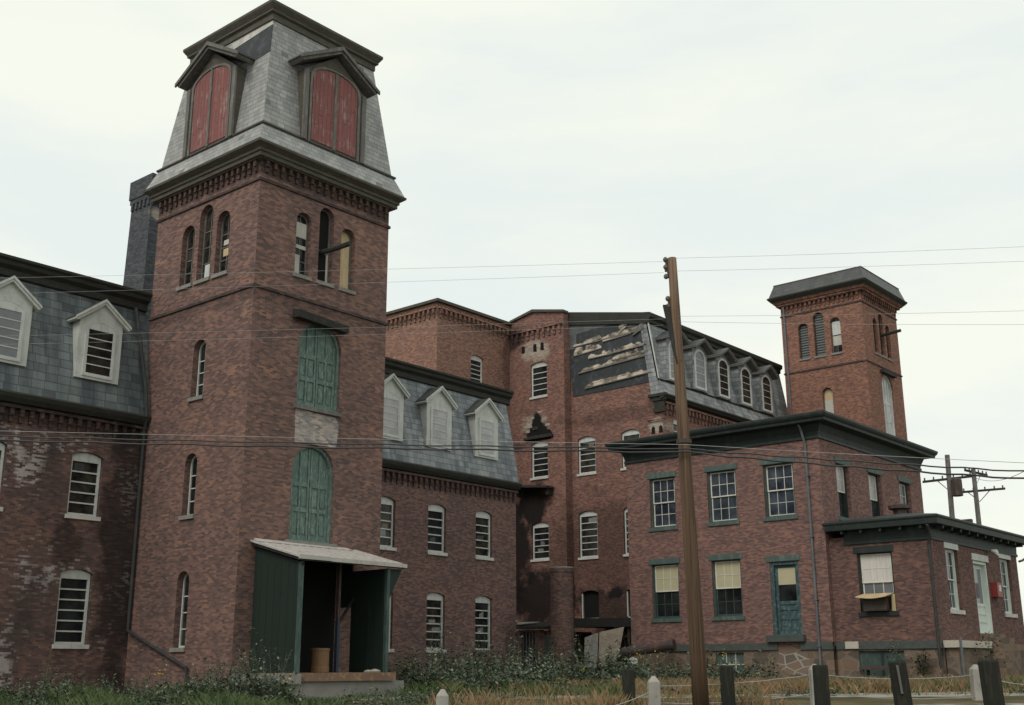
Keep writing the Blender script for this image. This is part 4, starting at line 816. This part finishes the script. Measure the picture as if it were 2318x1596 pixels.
d = MB(); d.box(XA+.5, XE-.5, YA+.5, YO-.3, 1.5, 5.2); d.build('dark_interior', 'void', AX)
d = MB(); d.box(28.3, 30.8, -11.4, YA-.005, -.6, 1.25); d.box(28.5, 30.6, -11.1, YA-.006, 1.25, 1.5); d.box(28.6, 30.5, -10.8, YA-.007, 1.5, 1.67)
solo(d, 'door_steps', 'stone_found', (29.5, -11, -.6), 'dark concrete steps under the pale annex door', 'steps')
LG = thing('stone_landing', (26.2, -10.8, -.5), 'pale granite ledge on a brick base beside the annex steps', 'landing')
d = MB(); d.box(24.55, 28.2, -11.0, YA-.01, 1.08, 1.34); d.build('ledge', 'stone_pale', LG)
d = MB(); d.box(24.7, 28.1, -10.9, YA-.02, -.7, 1.077); d.build('base', 'stone_found', LG)
d = MB(); d.tube([(24.5, -11.08, 1.45), (24.5, -11.08, -.4)], .05, 8); d.build('pipe_post', 'pipe', LG)
AL = thing('alarm_box', (30.75, YA-.12, 3.2), 'small red alarm box with a white mark, on the annex wall', 'alarm box')
d = MB(); d.box(30.55, 31.15, YA-.28, YA-.004, 3.25, 3.78); d.box(30.5, 31.2, YA-.31, YA-.003, 3.19, 3.248); d.build('case', 'red_box', AL)
d = MB(); d.box(30.75, 31.0, YA-.286, YA-.281, 3.42, 3.68); d.build('notice', 'white', AL)
AC = thing('air_conditioner', (XA-.25, -8.1, 2.5), 'window air conditioner under a bowed tan board in the annex window', 'air conditioner')
d = MB(); d.box(XA-.30, XA+.12, -8.55, -7.62, 2.48, 2.98); c_ = d.build('case', 'iron', AC)
d = MB(); 
for i in range(7): d.box(XA-.315, XA-.302, -8.5, -7.67, 2.54+.06*i, 2.565+.06*i)
d.build('grille', 'trim_brown', c_)
d = MB(); d.loft([[(XA-.62, y, 2.98-.05*math.cos((y+8.1)*3)), (XA+.13, y, 3.14), (XA+.13, y, 3.165), (XA-.62, y, 3.005-.05*math.cos((y+8.1)*3))] for y in [-8.72+.14*i for i in range(10)]]); d.build('rain_board', 'tan_board', AC)
d = MB(); d.box(XA-.02, XA+.13, -8.80, -8.66, 2.47, 3.1); d.build('side_board', 'tan_board', AC)

# ------------------------------------------------------------------ recess between wing and office
ST = thing('brick_stack', (22.1, 5.75, -.3), 'round brick chimney stump with a pale rim in the dark yard', 'chimney')
d = MB(); d.loft([[(22.1+r*math.cos(k*math.pi/14), 5.75+r*math.sin(k*math.pi/14), z) for k in range(28)] for r, z in ((.54, -.3), (.52, 4.55), (.55, 4.56), (.55, 4.74))]); d.build('shaft', 'brick_stack', ST)
d = MB(); d.loft([[(22.1+r*math.cos(k*math.pi/14), 5.75+r*math.sin(k*math.pi/14), z) for k in range(28)] for r, z in ((.55, 4.742), (.55, 4.80), (.42, 4.80), (.40, 4.4))]); d.build('rim', 'concrete', ST)
LT1 = thing('lean_to', (27.5, 11, -.3), 'low dark brick lean-to with a barred gate and sagging roof in the yard corner', 'shed')
fl = Face('L', 25.6)
d = MB(); wall(d, fl, 9.6, 12.4, -.3, 2.2, [(10.15, 11.05, -.2, 2.1, 0.)], .25); d.box(25.9, 29.55, 9.62, 12.38, -.3, 2.15); d.build('brick_wall', 'brick_stack', LT1)
d = MB(); d.extr([(25.3, 9.3, 2.2), (29.55, 9.3, 2.6), (29.55, 12.5, 2.65), (25.3, 12.5, 2.28)], [(25.3, 9.3, 2.34), (29.55, 9.3, 2.74), (29.55, 12.5, 2.79), (25.3, 12.5, 2.42)]); d.build('roof', 'roof_tar', LT1)
d = MB(); d.extr([(25.6, 11.1, 2.47), (26.6, 10.7, 2.60), (26.8, 12.1, 2.62), (25.7, 12.3, 2.5)], [(25.6, 11.1, 2.5), (26.6, 10.7, 2.64), (26.8, 12.1, 2.66), (25.7, 12.3, 2.53)]); d.build('loose_sheet', 'sill_grey', LT1)
d = MB(); 
for i in range(5): y = 10.2+.2*i; fl.box(d, y-.025, y+.025, -.2, 2.1, .05, .1)
fl.box(d, 10.15, 11.05, .9, .96, .03, .12); d.build('barred_gate', 'pipe', LT1)
LT2 = thing('canopy', (28, 7, -.3), 'dark collapsed canopy on posts along the burnt gable wall', 'canopy')
d = MB(); d.extr([(26.2, 4.9, 2.25), (30.15, 4.9, 2.32), (30.15, 9.2, 2.36), (26.2, 9.2, 2.32)], [(26.2, 4.9, 2.66), (30.15, 4.9, 2.76), (30.15, 9.2, 2.80), (26.2, 9.2, 2.74)]); d.build('roof', 'roof_tar', LT2)
for y in (5.1, 9.0): d = MB(); d.box(26.35, 26.5, y-.07, y+.07, -.3, 2.35); d.build('post', 'wood_black', LT2)
d = MB(); d.box(24.4, 24.9, 7.33, 8.62, -.3, 1.82); d.box(24.36, 24.94, 7.28, 8.67, 1.82, 1.88); solo(d, 'concrete_block', 'stone_table', (24.6, 8, -.3), 'low dark concrete block beside the foot of the brick stump', 'block')
def board(pts, n, mat, lab):
    P = [Vector(p) for p in pts]; nn = (P[1]-P[0]).cross(P[3]-P[0]).normalized()*.03
    d = MB(); d.extr(P, [p+nn for p in P]); c_ = sum(P, Vector())/4; solo(d, n, mat, (c_.x, c_.y, min(p.z for p in P)), lab, 'board', 'boards leaning in the yard')
board([(21.05, 3.80, .35), (21.42, 3.38, .35), (22.35, 3.95, 1.86), (21.95, 4.40, 1.64)], 'board', 'wood_grey', 'grey weathered board leaning beside the lighter broken board')
board([(21.44, 3.34, .35), (21.98, 2.74, .45), (23.05, 3.05, 2.10), (22.38, 3.90, 1.88)], 'board', 'board_brown', 'lighter brown broken board leaning in front of the dark canopy')
d = MB(); d.tube([(22.7, 3.05, 1.02), (22.95, 2.0, 1.12), (23.2, .75, 1.30)], .20, 14); d.tube([(23.2, .78, 1.30), (23.24, .6, 1.32)], .25, 14); solo(d, 'iron_pipe', 'iron', (22.95, 1.9, .8), 'thick rusty iron pipe lying against the office wall', 'pipe', smooth=False)
d = MB(); d.loft([[(22.3+r*math.cos(k*math.pi/5), 2.1+r*math.sin(k*math.pi/5), z) for k in range(10)] for r, z in ((.16, .35), (.2, .5), (.2, .72), (.12, .8))]); solo(d, 'bucket', 'white', (22.3, 2.1, .35), 'white bucket among the weeds below the leaning boards', 'bucket')
bxx, byy = 23.55, -8.3
d = MB(); d.extr([(23.2, -8.9, .28), (23.9, -8.9, .34), (23.9, -7.6, .34), (23.2, -7.6, .28)], [(23.2, -8.9, .36), (23.9, -8.9, .42), (23.9, -7.6, .42), (23.2, -7.6, .36)])
for x, y in ((23.3, -8.8), (23.8, -8.8), (23.3, -7.7), (23.8, -7.7)): d.box(x-.05, x+.05, y-.05, y+.05, -.4, .3)
solo(d, 'bench', 'iron', (23.55, -8.25, -.4), 'low rusty bench under the annex basement window', 'bench')

# ------------------------------------------------------------------ poles and wires
PX, PY = -.81, -15.23
PO = thing('utility_pole', (PX, PY, -.6), 'large leaning brown wooden utility pole in front of the office', 'utility pole', None)
top = Vector((-.93, -15.10, 8.40)); bot = Vector((PX+.005, PY-.02, -.62))
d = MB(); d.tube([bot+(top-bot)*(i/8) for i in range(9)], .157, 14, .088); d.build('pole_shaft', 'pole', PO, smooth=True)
lf = Vector((-RT2.x, -RT2.y, 0)); tw = Vector((-FW2.x, -FW2.y, 0))
for z, h in ((8.13, .30), (7.30, .35)):
    c0 = bot+(top-bot)*((z-bot.z)/(top.z-bot.z))
    d = MB(); d.tube([c0+lf*.07+Vector((0, 0, -h/2)), c0+lf*.13+Vector((0, 0, h/2+.1))], .035, 6); d.tube([c0, c0+lf*.16], .025, 6); br = d.build('bracket', 'iron', PO)
    for k in (-.12, .08, .24): 
        d = MB(); q = c0+lf*.14+Vector((0, 0, k)); d.loft([[q+lf*(r*math.cos(j*math.pi/4))+tw*(r*math.sin(j*math.pi/4))+Vector((0, 0, t)) for j in range(8)] for r, t in ((.03, -.05), (.05, -.02), (.05, .02), (.025, .05))]); d.build('insulator', 'glass_ins', br)
d = MB(); c0 = bot+(top-bot)*((6.6-bot.z)/(top.z-bot.z)); d.extr([c0+lf*.16+Vector((0, 0, .80))+tw*.04, c0+lf*.26+Vector((0, 0, .80))+tw*.04, c0+lf*.05+Vector((0, 0, -.45))+tw*.10, c0-lf*.05+Vector((0, 0, -.40))+tw*.10], [c0+lf*.16+Vector((0, 0, .80))-tw*.04, c0+lf*.26+Vector((0, 0, .80))-tw*.04, c0+lf*.05+Vector((0, 0, -.45))-tw*.0, c0-lf*.05+Vector((0, 0, -.40))-tw*.0]); d.build('timber_arm', 'wood_black', PO)
d = MB(); c0 = bot+(top-bot)*((4.62-bot.z)/(top.z-bot.z)); d.tube([c0+Vector((0, 0, -.04)), c0+Vector((0, 0, .04))], .15, 14); d.build('cable_strap', 'iron', PO)

def atpx(x, y, dist):                   # street-plan helper: where a sight line meets a given distance
    v = fw+r2*((x-1159)/2603.23)-u2*((y-798)/2603.23); t = dist/(v.x*FW2.x+v.y*FW2.y); return CAM+v*t
def span(a, b, sag=.0, n=24, wob=0): 
    return [a+(b-a)*(i/n)+Vector((0, 0, -4*sag*(i/n)*(1-i/n)+wob*math.sin(i*1.7))) for i in range(n+1)]
def wire(pts, r, mat, lab, name='overhead_wire', n=6, cat='wire', group='overhead wires'):
    d = MB(); d.tube(pts, r, n); solo(d, name, mat, tuple(pts[0]), lab, cat, group)
pt, pr_ = 21.9, 22.0
PC = atpx(1555, 1017, 21.78)
LA, RA = atpx(-400, 964, 24.5), atpx(2700, 1071, 19.5)
def on(a, b, k=2.6): return a+(b-a)*k
PP = lambda y, x=1502: atpx(x, y, 21.95)
wire(span(on(PP(592), atpx(-300, 617, 25)), PP(592), .05*4), .0027, 'cable_grey', 'thin wire from the pole top to the left edge, highest on that side')
wire(span(on(PP(617), atpx(-300, 655, 25)), PP(617), .05*4), .0027, 'cable_grey', 'thin wire left of the pole, second from the top')
wire(span(on(PP(722), atpx(-300, 744, 25)), PP(722), .06*4), .0027, 'cable_grey', 'thin wire left of the pole, third from the top')
wire(span(on(PP(736), atpx(-300, 764, 25)), PP(736), .06*4), .0027, 'cable_grey', 'thin wire left of the pole, lowest of the four')
wire(span(PP(585, 1512), on(PP(585, 1512), atpx(2600, 524, 20)), .05*4), .0027, 'cable_grey', 'thin wire from the pole top to the right edge, highest on that side')
wire(span(PP(614, 1512), on(PP(614, 1512), atpx(2600, 558, 20)), .05*4), .0027, 'cable_grey', 'thin wire right of the pole, second from the top')
wire(span(PP(716, 1520), on(PP(716, 1520), atpx(2600, 668, 20)), .06*4), .0027, 'cable_grey', 'thin wire right of the pole passing the far tower, third from the top')
wire(span(PP(728, 1520), on(PP(728, 1520), atpx(2600, 706, 20)), .06*4), .0028, 'cable_grey', 'faintest thin wire right of the pole, lowest of the four')
dz = Vector((0, 0, 1))
LA, RA = on(PC, LA, 1.8), on(PC, RA, 1.8)
wire(span(LA, PC, .12, 60, .012)+span(PC, RA, .12, 60, .012)[1:], .014, 'cable', 'thick black cable crossing the whole picture, upper of the pair', 'telephone_cable', 8, 'cable', 'thick cables on the pole')
wire(span(LA-dz*.06, PC-dz*.06, .15, 60, .014)+span(PC-dz*.06, RA-dz*.05, .20, 60, .012)[1:], .017, 'cable', 'thick black cable crossing the whole picture, lower of the pair', 'telephone_cable', 8, 'cable', 'thick cables on the pole')
wire(span(LA+dz*.05, PC+dz*.09, .08, 40)+span(PC+dz*.09, RA+dz*.16, .08, 40)[1:], .005, 'cable_grey', 'thin steel strand running just above the pair of thick cables')

def far_pole(base_px, top_px, dist, arms, label, extra=None, r0=.2, r1=.15):
    t_ = atpx(*top_px, dist); b_ = atpx(*base_px, dist); k = (t_-b_); b_ = b_-k*((b_.z+.25)/k.z)
    P = thing('utility_pole', tuple(b_), label, 'utility pole', None)
    d = MB(); d.tube([b_, t_], r0, 10, r1); d.build('pole_shaft', 'wood_grey', P)
    for a, b in arms:
        A, B = atpx(*a, dist), atpx(*b, dist); d = MB(); dn = Vector((0, 0, .07)); sd_ = tw*.06
        d.extr([A-dn-sd_, A+dn-sd_, A+dn+sd_, A-dn+sd_], [B-dn-sd_, B+dn-sd_, B+dn+sd_, B-dn+sd_]); c_ = d.build('crossarm', 'trim_dark', P)
        d = MB()
        for f in (.04, .22, .40, .62, .80, .96):
            q = A+(B-A)*f; d.tube([q+dn, q+dn+Vector((0, 0, .16))], .05, 6)
        d.build('insulator', 'glass_ins', c_)
        mid = (A+B)/2; d = MB(); d.tube([A+(B-A)*.28, mid-Vector((0, 0, .7)), A+(B-A)*.72], .03, 5); d.build('arm_brace', 'iron', c_)
    return P, b_, t_
P1, b1, t1 = far_pole((2155, 1165), (2144, 1030), 70, [((2089, 1091), (2201, 1078))], 'distant utility pole carrying a grey drum transformer behind the annex roof')
q = atpx(2166, 1104, 69.6); d = MB(); d.loft([[q+Vector((r*math.cos(k*math.pi/6), r*math.sin(k*math.pi/6), z)) for k in range(12)] for r, z in ((.26, -.52), (.33, -.5), (.33, .48), (.2, .55))]); d.build('transformer', 'iron', P1)
P2, b2, t2 = far_pole((2216, 1185), (2203, 1062), 75, [((2156, 1116), (2275, 1106)), ((2183, 1064), (2235, 1076))], 'distant utility pole with two crossarms behind the annex roof')
d = MB(); A, B = atpx(2200, 1078, 70), atpx(2360, 1040, 40); wire(span(A, B, .5), .012, 'cable', 'slack dark wire running right from the transformer pole', cat='wire', group='overhead wires')

# ------------------------------------------------------------------ fence posts
def white_post(px, py, dist, w_, lab):
    t_ = atpx(px, py, dist); x, y = t_.x, t_.y; zb = gz(dist)-.15; h = w_/2
    d = MB(); L = lambda r, z: [(x+r*(a*RT2.x+b*FW2.x), y+r*(a*RT2.y+b*FW2.y), z) for a, b in ((-1, -1), (1, -1), (1, 1), (-1, 1))]
    d.loft([L(h*1.04, zb), L(h, t_.z-.13), L(h*.98, t_.z-.115), L(.03, t_.z)]); solo(d, 'stone_post', 'post_white', (x, y, zb), lab, 'post', 'white stone fence posts'); return t_
def dark_post(px, py, dist, w_, lab, lean=0.):
    t_ = atpx(px, py, dist); x, y = t_.x, t_.y; zb = gz(dist)-.2; h = w_/2
    d = MB(); L = lambda r, z, o: [(x+o*RT2.x+r*(a*RT2.x+b*FW2.x), y+o*RT2.y+r*(a*RT2.y+b*FW2.y), z) for a, b in ((-1, -1), (1, -1), (1, 1), (-1, 1))]
    d.loft([L(h*1.03, zb, lean), L(h, t_.z-.03, 0), L(h*.88, t_.z, 0)]); return solo(d, 'timber_post', 'post_dark', (x, y, zb), lab, 'post', 'dark timber posts along the street')
W1 = white_post(1002, 1560, 22.0, .22, 'short white stone post alone in the grass right of the dock')
W2 = white_post(1479, 1530, 24.0, .225, 'white pointed stone post left of the utility pole')
W3 = white_post(1843, 1503, 26.5, .225, 'white pointed stone post half hidden behind a dark post')
W4 = white_post(2207, 1504, 30.0, .24, 'white pointed stone post at the right, standing clear of the steps')
dark_post(1422, 1514, 25.5, .245, 'dark square timber post left of the white pointed post')
dark_post(1644, 1507, 25.0, .25, 'dark square timber post just right of the utility pole', .01)
dark_post(1856, 1505, 23.9, .25, 'dark square timber post hiding half of a white post')
p4 = dark_post(2030, 1497, 21.8, .25, 'dark split timber post with a pale slit, right of centre', .10)
dark_post(2236, 1494, 19.8, .25, 'dark square timber post nearest the right edge', .06)
t_ = atpx(2030, 1503, 21.65); d = MB(); c1 = t_+Vector((RT2.x*-.02, RT2.y*-.02, -.02)); d.extr([c1+Vector((RT2.x*a, RT2.y*a, 0)) for a in (0, .04)]+[c1+Vector((RT2.x*.09, RT2.y*.09, -.5)), c1+Vector((RT2.x*.05, RT2.y*.05, -.5))], [c1+Vector((RT2.x*a, RT2.y*a, 0))+tw*.02 for a in (0, .04)]+[c1+Vector((RT2.x*.09, RT2.y*.09, -.5))+tw*.02, c1+Vector((RT2.x*.05, RT2.y*.05, -.5))+tw*.02])
o = d.build('pale_slit', 'wood_grey', p4)
def rope(a, b, lab, sag=.06, r=.009): wire(span(a, b, sag, 16, .004), r, 'cable_grey', lab, 'fence_cable', 6, 'cable', 'steel cables between the white posts')
dn = lambda v, h: v-Vector((0, 0, h))
rope(dn(W2, .2), dn(W3, .22), 'upper steel cable from the white post by the pole to the next white post')
rope(dn(W3, .22), dn(W4, .25), 'upper steel cable running to the white post at the right', .10)
rope(dn(W2, .52), dn(W3, .62), 'lower steel cable behind the utility pole', .08)
rope(dn(W3, .62), dn(W4, .78), 'lower steel cable running to the white post at the right', .08)
rope(dn(W1, .35), dn(W2, .28), 'steel cable dropping left from the white post by the pole', .35)
rope(dn(W4, .30), atpx(2420, 1562, 28), 'steel cable leaving the right edge from the last white post', .03)

# ------------------------------------------------------------------ vegetation
def leaf_mat(name, stops, rough=.6):
    b = NB(name); b.geo(); f = b.m('ADD', b.m('MULTIPLY', b.island, .45), b.m('MULTIPLY', b.noise(b.pos, 1.1, 3), .68))
    m_ = b.fin(b.ramp(f, stops), rough, .3); return m_
M['leaf'] = leaf_mat('weed leaves', [(.2, (.022, .034, .022)), (.45, (.060, .084, .054)), (.66, (.115, .142, .095)), (.86, (.22, .24, .17))])
M['leaf_dark'] = leaf_mat('dark leaves', [(.15, (.008, .016, .009)), (.5, (.022, .045, .020)), (.9, (.06, .10, .045))])
M['flower'] = leaf_mat('goldenrod heads', [(.1, (.35, .22, .02)), (.9, (.60, .42, .06))])
M['straw'] = leaf_mat('dry grass', [(.12, (.07, .085, .035)), (.38, (.15, .125, .06)), (.6, (.24, .17, .085)), (.8, (.30, .17, .11)), (.95, (.38, .31, .19))])
M['grass'] = leaf_mat('green grass', [(.1, (.02, .035, .014)), (.5, (.05, .085, .03)), (.9, (.13, .15, .06))])
vr = random.Random(11)
def leafcard(mb, c, L, w, yaw, pitch):
    dx, dy, dz_ = math.cos(yaw)*math.cos(pitch), math.sin(yaw)*math.cos(pitch), math.sin(pitch); sx, sy = -math.sin(yaw)*w/2, math.cos(yaw)*w/2
    x, y, z = c; mb.add([(x, y, z), (x+dx*L*.5+sx, y+dy*L*.5+sy, z+dz_*L*.5), (x+dx*L, y+dy*L, z+dz_*L-.12*L), (x+dx*L*.5-sx, y+dy*L*.5-sy, z+dz_*L*.5)], [(0, 1, 2, 3)])
def weed(mb, x, y, z, h, spread, n, ls=.13):
    k = max(1, int(n/16)); kind = vr.random(); tall = vr.random() < .16
    for s in range(k):
        ax, ay = x+vr.gauss(0, spread*.55), y+vr.gauss(0, spread*.55); hh = h*vr.uniform(.35, 1.0)*(1.35 if tall and s == 0 else 1); lx, ly = vr.gauss(0, .16*h), vr.gauss(0, .16*h)
        mb.add([(ax-.007, ay, z), (ax+.007, ay, z), (ax+lx+.003, ay+ly, z+hh), (ax+lx-.003, ay+ly, z+hh)], [(0, 1, 2, 3)])
        for i in range(14):
            t = vr.uniform(.1, 1)**.75; r_ = ls*vr.uniform(.5, 1.4)*(1.25-.6*t)*(1 if kind < .6 else .75)
            leafcard(mb, (ax+lx*t+vr.gauss(0, .04), ay+ly*t+vr.gauss(0, .04), z+hh*t), r_, r_*(.5 if kind < .6 else .24), vr.uniform(0, 6.28), vr.uniform(-.5, .8))
def rect_ok(x, y):
    if x > -.2 and x < 5.6 and y > -.02: return False
    if .2 < x < 4.3 and y > -2.3: return False
    if y > 5.1 and x < 18.4: return False
    if x > 23.95 and -6.3 < y < 3.4: return False
    if x > 24.25 and -10.5 < y < -6: return False
    if x > 24.4 and -11.5 < y < -6: return False
    return True
wd = MB(); fl_ = MB()
def zone(n, d0, d1, l0, l1, h0, h1, ls=.13, leaves=48, mb=None):
    for _ in range(n):
        dd, ll = vr.uniform(d0, d1), vr.uniform(l0, l1); x, y = gp(dd, ll)
        if not rect_ok(x, y) or (dd < 33 and -.188 < ll/dd < -.100 and vr.random() < .85): continue
        hm = .55+.55*(.5+.5*math.sin(ll*2.7+dd*1.3))*vr.uniform(.6, 1.1)+.25*math.sin(ll*5.1+1)
        hh = vr.uniform(h0, h1)*hm; weed(mb or wd, x, y, gz(dd)-.03, hh, .28, leaves, ls)
        if vr.random() < .012:
            for _ in range(16): leafcard(fl_, (x+vr.gauss(0, .07), y+vr.gauss(0, .07), gz(dd)+hh*vr.uniform(.88, 1.05)), .06, .05, vr.uniform(0, 6.28), vr.uniform(-.3, 1))
zone(330, 26.5, 32.5, -16.5, -6.2, .45, 1.1)          # in front of the left wing and tower side
zone(150, 28.3, 30.6, -8.2, -5.3, .7, 1.6, .15)           # clump at the dock's left corner
zone(40, 27.5, 29.6, -5.0, -2.0, .30, .55)
zone(330, 34.5, 42, -4.2, 1.5, .6, 2.0, .19)        # right of the dock
zone(340, 40, 48, -2.5, 4.5, .7, 2.0, .21)
zone(300, 41, 46.0, 3.0, 9.0, .5, 1.4, .19)          # below the boards
zone(80, 46, 49.5, 2.5, 5.5, .6, 1.4, .2)
zone(160, 35, 41, -3.0, 7.0, .25, .7, .15)
zone(80, 42, 45.5, 8.0, 14, .3, .75)
zone(30, 33, 36, 6.0, 9, .2, .45); zone(80, 34, 42, 9, 17, .12, .38)
zone(110, 24, 31, -12, -4.8, .18, .42); zone(70, 29, 33.3, -4, 0, .2, .45)
o = wd.build('weeds', 'leaf'); tag(o, 'thick broad-leaved weeds along the foot of the mills', 'weeds', kind='stuff')
o = fl_.build('weed_flowers', 'flower'); tag(o, 'scattered yellow goldenrod heads among the weeds', 'flowers', kind='stuff')
def blades(n, zones, h0, h1):
    mb = MB()
    for _ in range(n):
        d0, d1, l0, l1 = vr.choice(zones); dd, ll = vr.uniform(d0, d1), vr.uniform(l0, l1); x, y = gp(dd, ll)
        if not rect_ok(x, y): continue
        if 26+.16*max(0, ll) < dd < 33.5+.19*max(0, ll) and ll > -4 and vr.random() < .93: continue
        h = vr.uniform(h0, h1)*(.4 if dd < 33 and -.188 < ll/dd < -.1 else 1)*(.55+.6*(.5+.5*math.sin(ll*2.3+dd*1.1))); a = vr.uniform(0, 6.28); w_ = vr.uniform(.008, .018); bx_, by_ = vr.gauss(0, .35*h), vr.gauss(0, .35*h); z = gz(dd)
        cx, cy = math.cos(a)*w_, math.sin(a)*w_
        mb.add([(x-cx, y-cy, z), (x+cx, y+cy, z), (x+bx_*.4+cx*.7, y+by_*.4+cy*.7, z+h*.6), (x+bx_, y+by_, z+h)], [(0, 1, 2, 3)])
    return mb
o = blades(42000, [(33, 44, -2, 22), (33, 41, 0, 14), (35, 42, 8, 18), (25, 31, -2, 6)], .12, .42).build('dry_grass', 'straw'); tag(o, 'dry straw and rust coloured grass on the open ground', 'grass', kind='stuff')
o = blades(26000, [(23, 33, -17, -1), (24, 31, -16, -4), (30, 36, -5, 3), (33, 42, 9, 22)], .15, .45).build('green_grass', 'grass'); tag(o, 'short green grass at the foot of the walls', 'grass', kind='stuff')
# single shrubs and tall plants
def plant(x, y, h, spread, n, label, name='shrub', cat='shrub', mat='leaf_dark', ls=.14, group=None, flowers=0):
    z = gxy(x, y)-.03; P = thing(name, (x, y, z), label, cat, group)
    st = MB(); fo_ = MB(); fl = MB()
    k = max(1, n//40)
    for s in range(k):
        a = vr.uniform(0, 6.28); e = Vector((x+math.cos(a)*spread*vr.uniform(.2, 1), y+math.sin(a)*spread*vr.uniform(.2, 1), z+h*vr.uniform(.6, 1)))
        m_ = Vector((x, y, z))*.5+e*.5+Vector((0, 0, .12*h)); pts = [Vector((x, y, z)), m_, e]; st.tube(pts, .018, 5, .006)
        for i in range(40):
            t = vr.uniform(.2, 1.03); p_ = pts[0].lerp(m_, t*2) if t < .5 else m_.lerp(e, t*2-1); g_ = .10+.10*h
            leafcard(fo_, (p_.x+vr.gauss(0, g_*.6), p_.y+vr.gauss(0, g_*.6), p_.z+vr.gauss(0, g_*.45)), ls*vr.uniform(.6, 1.3), ls*.5, vr.uniform(0, 6.28), vr.uniform(-.6, .6))
        for i in range(flowers): leafcard(fl, (e.x+vr.gauss(0, .05), e.y+vr.gauss(0, .05), e.z+vr.gauss(0, .08)), .07, .06, vr.uniform(0, 6.28), vr.uniform(-.3, 1))
    st.build('stem', 'trim_brown', P); fo_.build('foliage', mat, P)
    if flowers: fl.build('flower_head', 'flower', P)
plant(23.9, -9.75, 1.35, .35, 320, 'dark bushy shrub at the corner of the annex below the granite ledge')
plant(23.6, -9.0, 1.75, .12, 120, 'tall thin pale weed in front of the annex basement window', 'tall_weed', 'weed', 'leaf')
plant(26.4, -11.3, 1.9, .7, 240, 'small wiry bush spreading above the granite ledge')
plant(23.2, -.95, 1.35, .15, 120, 'tall weed with yellow heads by the office basement window', 'tall_weed', 'weed', 'leaf', flowers=10)
for x, y, h, lab in ((21.4, -11.6, .45, 'low yellowing bush on the gravel before the granite ledge'), (22.4, -12.6, .5, 'low yellowing bush beside the right white post')): plant(x, y, h, .5, 240, lab, mat='straw', group='low bushes on the gravel')
plant(24.9, 4.6, 2.0, .9, 360, 'dark creeper bush in the shade behind the leaning boards')
plant(26.0, -15.2, 1.0, 1.0, 480, 'dark green bush by the driveway at the right edge'); plant(30.6, -13.4, 1.6, 1.2, 560, 'larger dark bush beside the annex steps at the right edge')
for i, (x, y, h, s, lab) in enumerate(((46.5, -10.0, 4.4, 1.8, 'leafy tree beyond the annex corner at the right edge'), (43.5, -13.8, 3.0, 1.8, 'lower leafy tree right of the annex, nearer the street'))):
    z = -.3; P = thing('tree', (x, y, z), lab, 'tree'); d = MB(); d.tube([(x, y, z), (x+.1, y, z+h*.45), (x, y+.1, z+h*.7)], .14, 8, .06)
    f_ = MB()
    for k in range(34):
        a = vr.uniform(0, 6.28); c_ = Vector((x+math.cos(a)*s*vr.uniform(.1, 1), y+math.sin(a)*s*vr.uniform(.1, 1), z+h*vr.uniform(.3, .95)))
        d.tube([(x, y, z+h*.4), c_], .03, 5, .01)
        for j in range(60): leafcard(f_, (c_.x+vr.gauss(0, .32), c_.y+vr.gauss(0, .32), c_.z+vr.gauss(0, .26)), .2, .11, vr.uniform(0, 6.28), vr.uniform(-.6, .6))
    d.build('trunk', 'trim_brown', P); f_.build('crown', 'leaf_dark', P)
M['hill'] = paint('distant wooded hill', (.06, .085, .08), (.08, .10, .09), .5, .02, .95, (1, 1, 1))
d = MB(); H_ = []
for i in range(61):
    a = R(-80+i*3); rr = 1500; q = Vector((CAM.x, CAM.y))+Vector((math.cos(YAW-a), math.sin(YAW-a)))*rr; hh = 42+18*math.sin(i*.9)+9*math.sin(i*2.3+1)
    H_.append((q, hh))
d.add([p for q, hh in H_ for p in ((q.x, q.y, -.3), (q.x*1.15, q.y*1.15, hh), (q.x*1.6, q.y*1.6, -.3))], [f for i in range(60) for f in ((3*i, 3*i+3, 3*i+4, 3*i+1), (3*i+1, 3*i+4, 3*i+5, 3*i+2))])
o = d.build('hills', 'hill', smooth=True); tag(o, 'low hazy hills on the horizon', 'hills', kind='structure')
